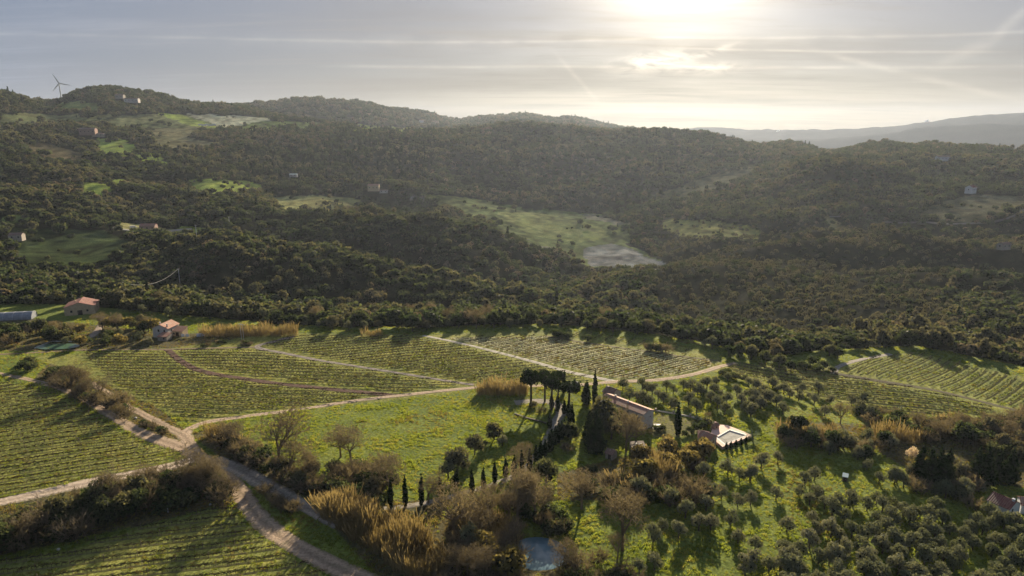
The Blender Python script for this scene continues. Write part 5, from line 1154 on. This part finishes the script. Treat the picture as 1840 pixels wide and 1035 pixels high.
for v in range(2):      # pointed dark crowns
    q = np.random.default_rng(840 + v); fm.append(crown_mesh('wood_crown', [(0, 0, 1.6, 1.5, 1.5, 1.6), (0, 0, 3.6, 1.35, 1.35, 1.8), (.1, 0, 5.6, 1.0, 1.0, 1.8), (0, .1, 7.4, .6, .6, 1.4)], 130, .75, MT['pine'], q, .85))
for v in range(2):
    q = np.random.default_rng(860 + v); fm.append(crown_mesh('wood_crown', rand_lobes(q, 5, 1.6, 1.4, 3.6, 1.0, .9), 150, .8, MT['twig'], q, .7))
FX, FY, FS = [], [], []
for r0, r1, sp, s0, s1 in ((330, 700, 6.0, .85, 1.55), (700, 1300, 6.8, .85, 1.6), (1300, 2500, 8.6, .95, 1.8), (2500, 4600, 17.0, 1.8, 2.7)):
    x, y = ring_points(r0, r1, sp, rs); k = (np.hypot(x, y) > edge_r(x, y) + (10 if r0 < 700 else 0)); x, y = x[k], y[k]
    FX.append(x); FY.append(y); FS.append(rs.uniform(s0, s1, len(x)))
FX, FY, FS = map(np.concatenate, (FX, FY, FS)); FZ = height(FX, FY); ppx, ppy = project(FX, FY, FZ); fr = np.hypot(FX, FY)
keep = seen(FX, FY, FZ, 9)
for q, c_ in FAR: keep &= ~(inpoly(ppx + vnoise(FX / 22, FY / 22, 5) * 14, ppy + vnoise(FX / 22, FY / 22, 6) * 5, q) & (rs.random(len(FX)) > .02 + .25 * (fbm(FX, FY, 40, 2, 88) > .22)) & (fr < 3500))
keep &= ~inpoly(ppx, ppy, [(1040,440),(1100,432),(1150,446),(1205,476),(1185,488),(1055,484)])
# clearings round the far houses and open scrub between the woods
dens = fbm(FX, FY, 130, 3, 41)
keep &= ~((dens < -.34) & (rs.random(len(FX)) < .3) & (fr < 2500))
right = (FX > 30) & (fr < 1000) & (fr > edge_r(FX, FY) + 60) & (FX / FY > .12)
FX, FY, FZ, FS, fr, right, ppx, ppy = (v[keep] for v in (FX, FY, FZ, FS, fr, right, ppx, ppy))
for o in [o for o in COL.objects if o.name.split('.')[0] in ('country_house', 'farm_shed', 'farm_wing', 'metal_shed', 'pink_barn', 'parked_van')]:
    m_ = (np.hypot(FX - o.location.x, FY - o.location.y) > 13) & ~((np.hypot(FX - o.location.x * .985, FY - o.location.y * .985) < 16))
    m_ |= (o.name.startswith('parked') & (fr < 300)); FX, FY, FZ, FS, fr, right, ppx, ppy = (v[m_] for v in (FX, FY, FZ, FS, fr, right, ppx, ppy))
for L_, wd_ in ROADMASK:
    if abs(L_[:, 1]).max() > 500:
        m_ = np.ones(len(FX), bool)
        for q_ in L_: sc_ = 1 - np.linspace(0, 9, 3) / math.hypot(*q_); m_ &= ((FX[:, None] - q_[0] * sc_) ** 2 + (FY[:, None] - q_[1] * sc_) ** 2).min(1) > 10
        FX, FY, FZ, FS, fr, right, ppx, ppy = (v[m_] for v in (FX, FY, FZ, FS, fr, right, ppx, ppy))
sp1 = vnoise(FX / 90, FY / 90, 61) + .5; rr_ = rs.random(len(FX)); pick = rs.integers(0, 5, len(FX))
pale_p = np.where(right, .22, .03 + .30 * (sp1 > .66)); pick = np.where(rr_ < pale_p, rs.integers(5, 8, len(FX)), pick)
pt = (rr_ > .93) | ((ppx > 430) & (ppx < 780) & (ppy > 225) & (ppy < 330) & (rr_ > .6)); pick = np.where(pt, rs.integers(8, 10, len(FX)), pick)
br = (rr_ > .78) & (rr_ < np.where(vnoise(FX / 120, FY / 120, 66) > .12, 1.0, .80)); pick = np.where(br, rs.integers(10, 12, len(FX)), pick)
FS = FS * np.where(pick >= 8, .85, 1) * rs.choice([.6, .8, 1.0, 1.25], len(FS)) * (.9 + .5 * (vnoise(FX / 35, FY / 35, 71) + .3).clip(0, 1))
pl_ = (ppx > 1180) & (ppx < 1700) & (ppy > 400) & (ppy < 640) & (fr < 1150) & (fr > edge_r(FX, FY) + 90) & (ppy > 380 + (ppx - 1180) * .10) & (rs.random(len(FX)) < .8)
cr_, sr_ = math.cos(.5), math.sin(.5); ga, gb = FX * cr_ + FY * sr_, -FX * sr_ + FY * cr_; sa, sb = 6.2, 8.4
ga = np.where(pl_, np.round(ga / sa) * sa + rs.normal(0, .5, len(ga)), ga); gb = np.where(pl_, np.round(gb / sb) * sb + rs.normal(0, .5, len(gb)), gb)
FX, FY = np.where(pl_, ga * cr_ - gb * sr_, FX), np.where(pl_, ga * sr_ + gb * cr_, FY); FZ = height(FX, FY)
pick = np.where(pl_, np.where(rs.random(len(FX)) < .6, rs.integers(5, 8, len(FX)), rs.integers(0, 5, len(FX))), pick); FS = np.where(pl_, rs.uniform(.75, 1.15, len(FX)) * np.where(pick < 5, .95, 1), np.where((ppx > 1180) & (ppy > 400) & (fr < 1150) & (fr > edge_r(FX, FY) + 90), FS * .8, FS))
reg_ = (ppx > 1180) & (ppx < 1700) & (ppy > 400) & (ppy < 640) & (fr < 1150) & (fr > edge_r(FX, FY) + 90) & (ppy > 380 + (ppx - 1180) * .10) & ~pl_ & (rs.random(len(FX)) < .75)
key = np.where(pl_, np.round(ga / sa) * 100000 + np.round(gb / sb), -np.arange(len(FX)) - 1e9); _, uq = np.unique(key, return_index=True); uq = uq[~reg_[uq]]
FX, FY, FZ, FS, pick = FX[uq], FY[uq], FZ[uq], FS[uq], pick[uq]
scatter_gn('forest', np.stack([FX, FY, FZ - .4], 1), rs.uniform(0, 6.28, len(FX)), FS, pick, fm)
print('forest trees', len(FX))
# grass
def tuft(n, w_, h_, m_, seed, spread):
    q = np.random.default_rng(seed); V = []; 
    for k in range(n):
        a = q.uniform(0, 6.283); d = spread * math.sqrt(q.random()); x, y = d * math.cos(a), d * math.sin(a); t = q.uniform(0, 6.283); u = np.array([math.cos(t), math.sin(t), 0]) * w_ * q.uniform(.7, 1.3); hh_ = h_ * q.uniform(.5, 1.2) * (1 - .4 * d / spread); ln = np.array([q.normal(0, .12), q.normal(0, .12), hh_]); p = np.array([x, y, -.03])
        V += [p - u, p + u, p + u * .25 + ln, p - u * .25 + ln]
    return mk('tuft', V, np.arange(len(V)).reshape(-1, 4), m_)
gm = [tuft(16, .11, .42, MT['grass'], 1, .62), tuft(14, .12, .55, MT['grass'], 2, .55), tuft(14, .10, .34, MT['vgrass'], 3, .6), tuft(12, .11, .42, MT['vgrass'], 4, .5), tuft(12, .08, .6, MT['dry'], 5, .5)]
x, y = ring_points(118, 330, .98, rs, 42); x2, y2 = ring_points(330, 470, 1.35, rs, 42); x, y = np.concatenate([x, x2]), np.concatenate([y, y2])
k = (np.hypot(x, y) < edge_r(x, y) + 15) & ~near_road(x, y, -.3) & ~inpoly(x, y, outer) & (np.hypot((x - pond[0]) / 8.5, (y - pond[1]) / 7.5) > 1)
x, y = x[k], y[k]; inv_ = np.zeros(len(x), int)
inv_[inpoly(x, y, HULL)] = 20; band = np.full(len(x), .5)
for i, q in enumerate(VW):
    m_ = inpoly(x, y, q); inv_[m_] = i + 1; nx_, ny_, of0, sp_ = ROWN[i]; fr_ = ((x * nx_ + y * ny_ - of0) / sp_) % 1.0; band[m_] = np.abs(fr_ - .5)[m_]
rough = np.zeros(len(x), bool)
for q in RWL: rough |= inpoly(x, y, q)
lawn = inpoly(x, y, LAWN); nn = fbm(x, y, 7, 3, 77); n2 = fbm(x, y, 30, 3, 79); q = rs.random(len(x))
pick = np.where(inv_ > 0, np.where(q < .12, 4, rs.integers(2, 4, len(x))), np.where(rough, np.where(q < .65, 4, 3), rs.integers(0, 2, len(x)))); pick = np.where((inv_ == 0) & ~rough & (n2 > .32) & (q < .4), 4, pick); pick = np.where(inv_ == 6, np.where(q < .5, 4, 2), pick)
scl = rs.uniform(.6, 1.2, len(x)) * (.92 + nn * .9 + vnoise(x / 2.3, y / 2.3, 99) * .6).clip(.2, 1.7); inb = (inv_ > 0) & (inv_ < 20); scl = np.where(inb, scl * np.where(band < .36, 1.0, .4), np.where(inv_ == 20, scl * .6, scl)); scl = np.where(lawn, scl * .4, scl)
keep = (rs.random(len(x)) < np.where(inv_ > 0, .75, 1)); x, y, scl, pick = x[keep], y[keep], scl[keep], pick[keep]
scatter_gn('grass', np.stack([x, y, height(x, y)], 1), rs.uniform(0, 6.28, len(x)), scl, pick, gm)
print('grass', len(x))
# reeds
def reeds(pix, dens, h, m_, seed, name='reed_bed', w_=.07):
    pw = [P(*p) for p in pix]; q = np.random.default_rng(seed); xs, ys = [p[0] for p in pw], [p[1] for p in pw]; n = int((max(xs) - min(xs)) * (max(ys) - min(ys)) * dens)
    x, y = q.uniform(min(xs), max(xs), n), q.uniform(min(ys), max(ys), n); k = inpoly(x + vnoise(x/2, y/2, 3) * 2.5, y + vnoise(x/2, y/2, 4) * 2.5, pw); x, y = x[k], y[k]; n = len(x); z = height(x, y)
    hh_ = 1.45 * h * q.uniform(.45, 1.1, n) * (1 + .9 * vnoise(x / 4, y / 4, 9)); t = q.uniform(0, 6.283, n); u = np.stack([np.cos(t), np.sin(t), 0 * t], 1) * w_; ln = np.stack([q.normal(-.03, .2, n) * hh_, q.normal(-.02, .2, n) * hh_, hh_], 1); p = np.stack([x, y, z - .1], 1)
    top = p + ln; midp = p + ln * .72; V = [p - u * .5, p + u * .5, midp + u, midp - u]; dr_ = np.stack([q.normal(0, .12, n), q.normal(0, .12, n), -.05 + 0 * t], 1)
    V2 = [midp - u * 1.6, midp + u * 1.6, top + dr_ + u * .9, top + dr_ - u * .9]
    a = np.stack(V, 1).reshape(-1, 3); c_ = np.stack(V2, 1).reshape(-1, 3)
    # leaves hanging off the stems
    l0 = p + ln * q.uniform(.3, .7, (n, 1)); l1 = l0 + np.stack([q.normal(0, .45, n), q.normal(0, .45, n), q.uniform(-.1, .4, n)], 1); uz = np.array([0, 0, .06])
    d_ = np.stack([l0 - uz, l0 + uz, l1 + uz * .3, l1 - uz * .3], 1).reshape(-1, 3)
    V = np.concatenate([a, c_, d_]); o = put(name, mk(name, V, np.arange(len(V)).reshape(-1, 4), m_)); setp(o, kind='stuff')
RD, TW = MT['reed'], MT['twig']
reeds([(560,912),(585,905),(640,915),(700,940),(760,970),(800,1010),(800,1045),(750,1050),(700,1020),(640,975),(585,945)], 11, 4.2, RD, 1)
reeds([(855,703),(880,700),(945,703),(950,712),(858,712)], 9, 3.6, RD, 2)
reeds([(372,782),(400,780),(436,795),(440,806),(410,805),(375,795)], 9, 3.2, RD, 3)
reeds([(355,599),(420,597),(535,599),(535,606),(360,607)], 5, 4.0, RD, 4)
reeds([(650,602),(690,602),(685,606),(650,606)], 5, 3.2, RD, 5)
reeds([(1165,850),(1190,838),(1215,848),(1205,872),(1170,868)], 9, 4.4, RD, 6)
reeds([(1392,782),(1440,785),(1500,790),(1500,797),(1440,795),(1395,790)], 8, 4.2, RD, 7)
reeds([(1568,784),(1610,786),(1665,792),(1650,800),(1570,793)], 8, 4.0, RD, 8)
reeds([(1080,880),(1130,868),(1165,868),(1150,885),(1100,892)], 7, 3.6, RD, 9)
reeds([(1672,755),(1730,756),(1740,764),(1680,764)], 4, 2.6, RD, 11)
reeds([(820,930),(880,925),(935,945),(935,1000),(850,1000)], 5, 3.2, RD, 10)
reeds([(1150,830),(1180,822),(1200,835),(1160,842)], 7, 3.4, RD, 12)

# steam rising from the far mountain side
for k_, (px, py, sc_) in enumerate([(1657,224,15),(1780,219,9),(1778,229,9),(1392,240,12)]):
    a_, r_, z_ = by_r([(px, py, 6800)], 0)[0]; b = MB()
    for q_ in range(7):
        cx, cz, rr_2 = q_ * sc_ * .45, q_ * sc_ * .35, sc_ * (.35 + .12 * q_ * (1 - q_ / 9)); i0 = len(b.V)
        for ring_ in range(1, 5):
            for c_ in range(8): th = math.pi * ring_ / 5; b.V.append((cx + rr_2 * 1.6 * math.sin(th) * math.cos(c_ * .785), rr_2 * math.sin(th) * math.sin(c_ * .785), cz + rr_2 * .8 * math.cos(th)))
        for ring_ in range(3):
            for c_ in range(8): d_ = (c_ + 1) % 8; o2 = i0 + ring_ * 8; b.F.append((o2 + c_, o2 + 8 + c_, o2 + 8 + d_, o2 + d_)); b.mi.append(0)
    setp(b.build('steam_plume', MT['steam'], None, True, loc=(math.sin(a_) * r_, math.cos(a_) * r_, z_)), 'small white steam plume on the far mountain, %s from the right' % ordw([3, 1, 2, 4][k_]), 'steam plume', 'steam plumes')
# ------------------------------------------------------------------ labels: alike plants are told apart by the landmark they stand nearest to
LM = [('farmhouse gable', W0(1168, 770)), ('pink pool terrace', W0(1325, 785)), ('tiny blue-lit shed', W0(1519, 865)), ('pond', pond), ('white house', W0(1800, 930)), ('blossoming tree', W0(1638, 826)), ('track junction', W0(345, 815)),
      ('two chimney house', W0(290, 608)), ('cream barn', W0(139, 566)), ('polytunnel', W0(8, 571)), ('round tree of the drive', W0(981, 868)), ('lone meadow tree', W0(888, 790)), ('big spreading bare tree', W0(503, 840)), ('leftmost umbrella pine', W0(954, 728)),
      ('two grey poles', W0(436, 610)), ('far track bend', W0(1322, 652)), ('large reed bed', W0(680, 950)), ('white post', W0(302, 921)), ('bottom left corner', W0(0, 1030)), ('bottom right corner', W0(1835, 1030)), ('left photo edge', W0(5, 650)), ('right reed bed', W0(1440, 785)),
      ('rolling vineyard', W0(1640, 650)), ('narrow vineyard', W0(1060, 600)), ('grey lane fork', W0(480, 618)), ('small stone shed', W0(1095, 815)), ('lone lawn cypress', W0(1217, 781)), ('bottom edge middle', W0(1300, 1030)), ('shining vineyard', W0(900, 612)), ('blue marker post', W0(1617, 748))]
GRP = {}
for o in COL.objects:
    if o.parent is None and o.get('group') and o.get('label') and o.name.split('.')[0] in CATS: GRP.setdefault(o['label'], []).append(o)
def shorten(lb):
    return lb if len(lb.split()) <= 7 else ' '.join(lb.split(' in ')[0].split(' at ')[0].split(' on ')[0].split(' below ')[0].split(' of ')[0].split(' standing ')[0].split(' by ')[0].split(' left ')[0].split(' between ')[0].split()[:7])
G2 = {}
for lb, L in GRP.items():
    if len(L) > 1: G2.setdefault(shorten(lb), []).extend(L)
for lb, L in G2.items():
    per = {}
    for o in L:
        x, y = o.location.x, o.location.y; i = min(range(len(LM)), key=lambda k: (LM[k][1][0] - x) ** 2 + (LM[k][1][1] - y) ** 2)
        per.setdefault(i, []).append((math.hypot(LM[i][1][0] - x, LM[i][1][1] - y), o))
    for i, q in per.items():
        short = lb if len(lb.split()) + len(LM[i][0].split()) <= 12 else ' '.join(lb.split()[-3:])
        q.sort(key=lambda t: t[0])
        for k, (_, o) in enumerate(q): o['label'] = ('%s, the only one near the %s' % (short, LM[i][0])) if len(q) == 1 else ('%s, %s nearest to the %s' % (short, ordw(k + 1), LM[i][0]))

# ------------------------------------------------------------------ haze
b = MB(); b.box(-8600, 8600, -8600, 8600, -420, 345)
hzm = bpy.data.materials.new('haze_air'); hzm.use_nodes = True; t = hzm.node_tree; t.nodes.clear(); o_ = t.nodes.new('ShaderNodeOutputMaterial'); pv = t.nodes.new('ShaderNodeVolumePrincipled')
pv.inputs['Density'].default_value = .000025; pv.inputs['Color'].default_value = (.70, .80, 1.0, 1); pv.inputs['Anisotropy'].default_value = .45; t.links.new(pv.outputs[0], o_.inputs['Volume'])
setp(b.build('haze', hzm), kind='stuff')
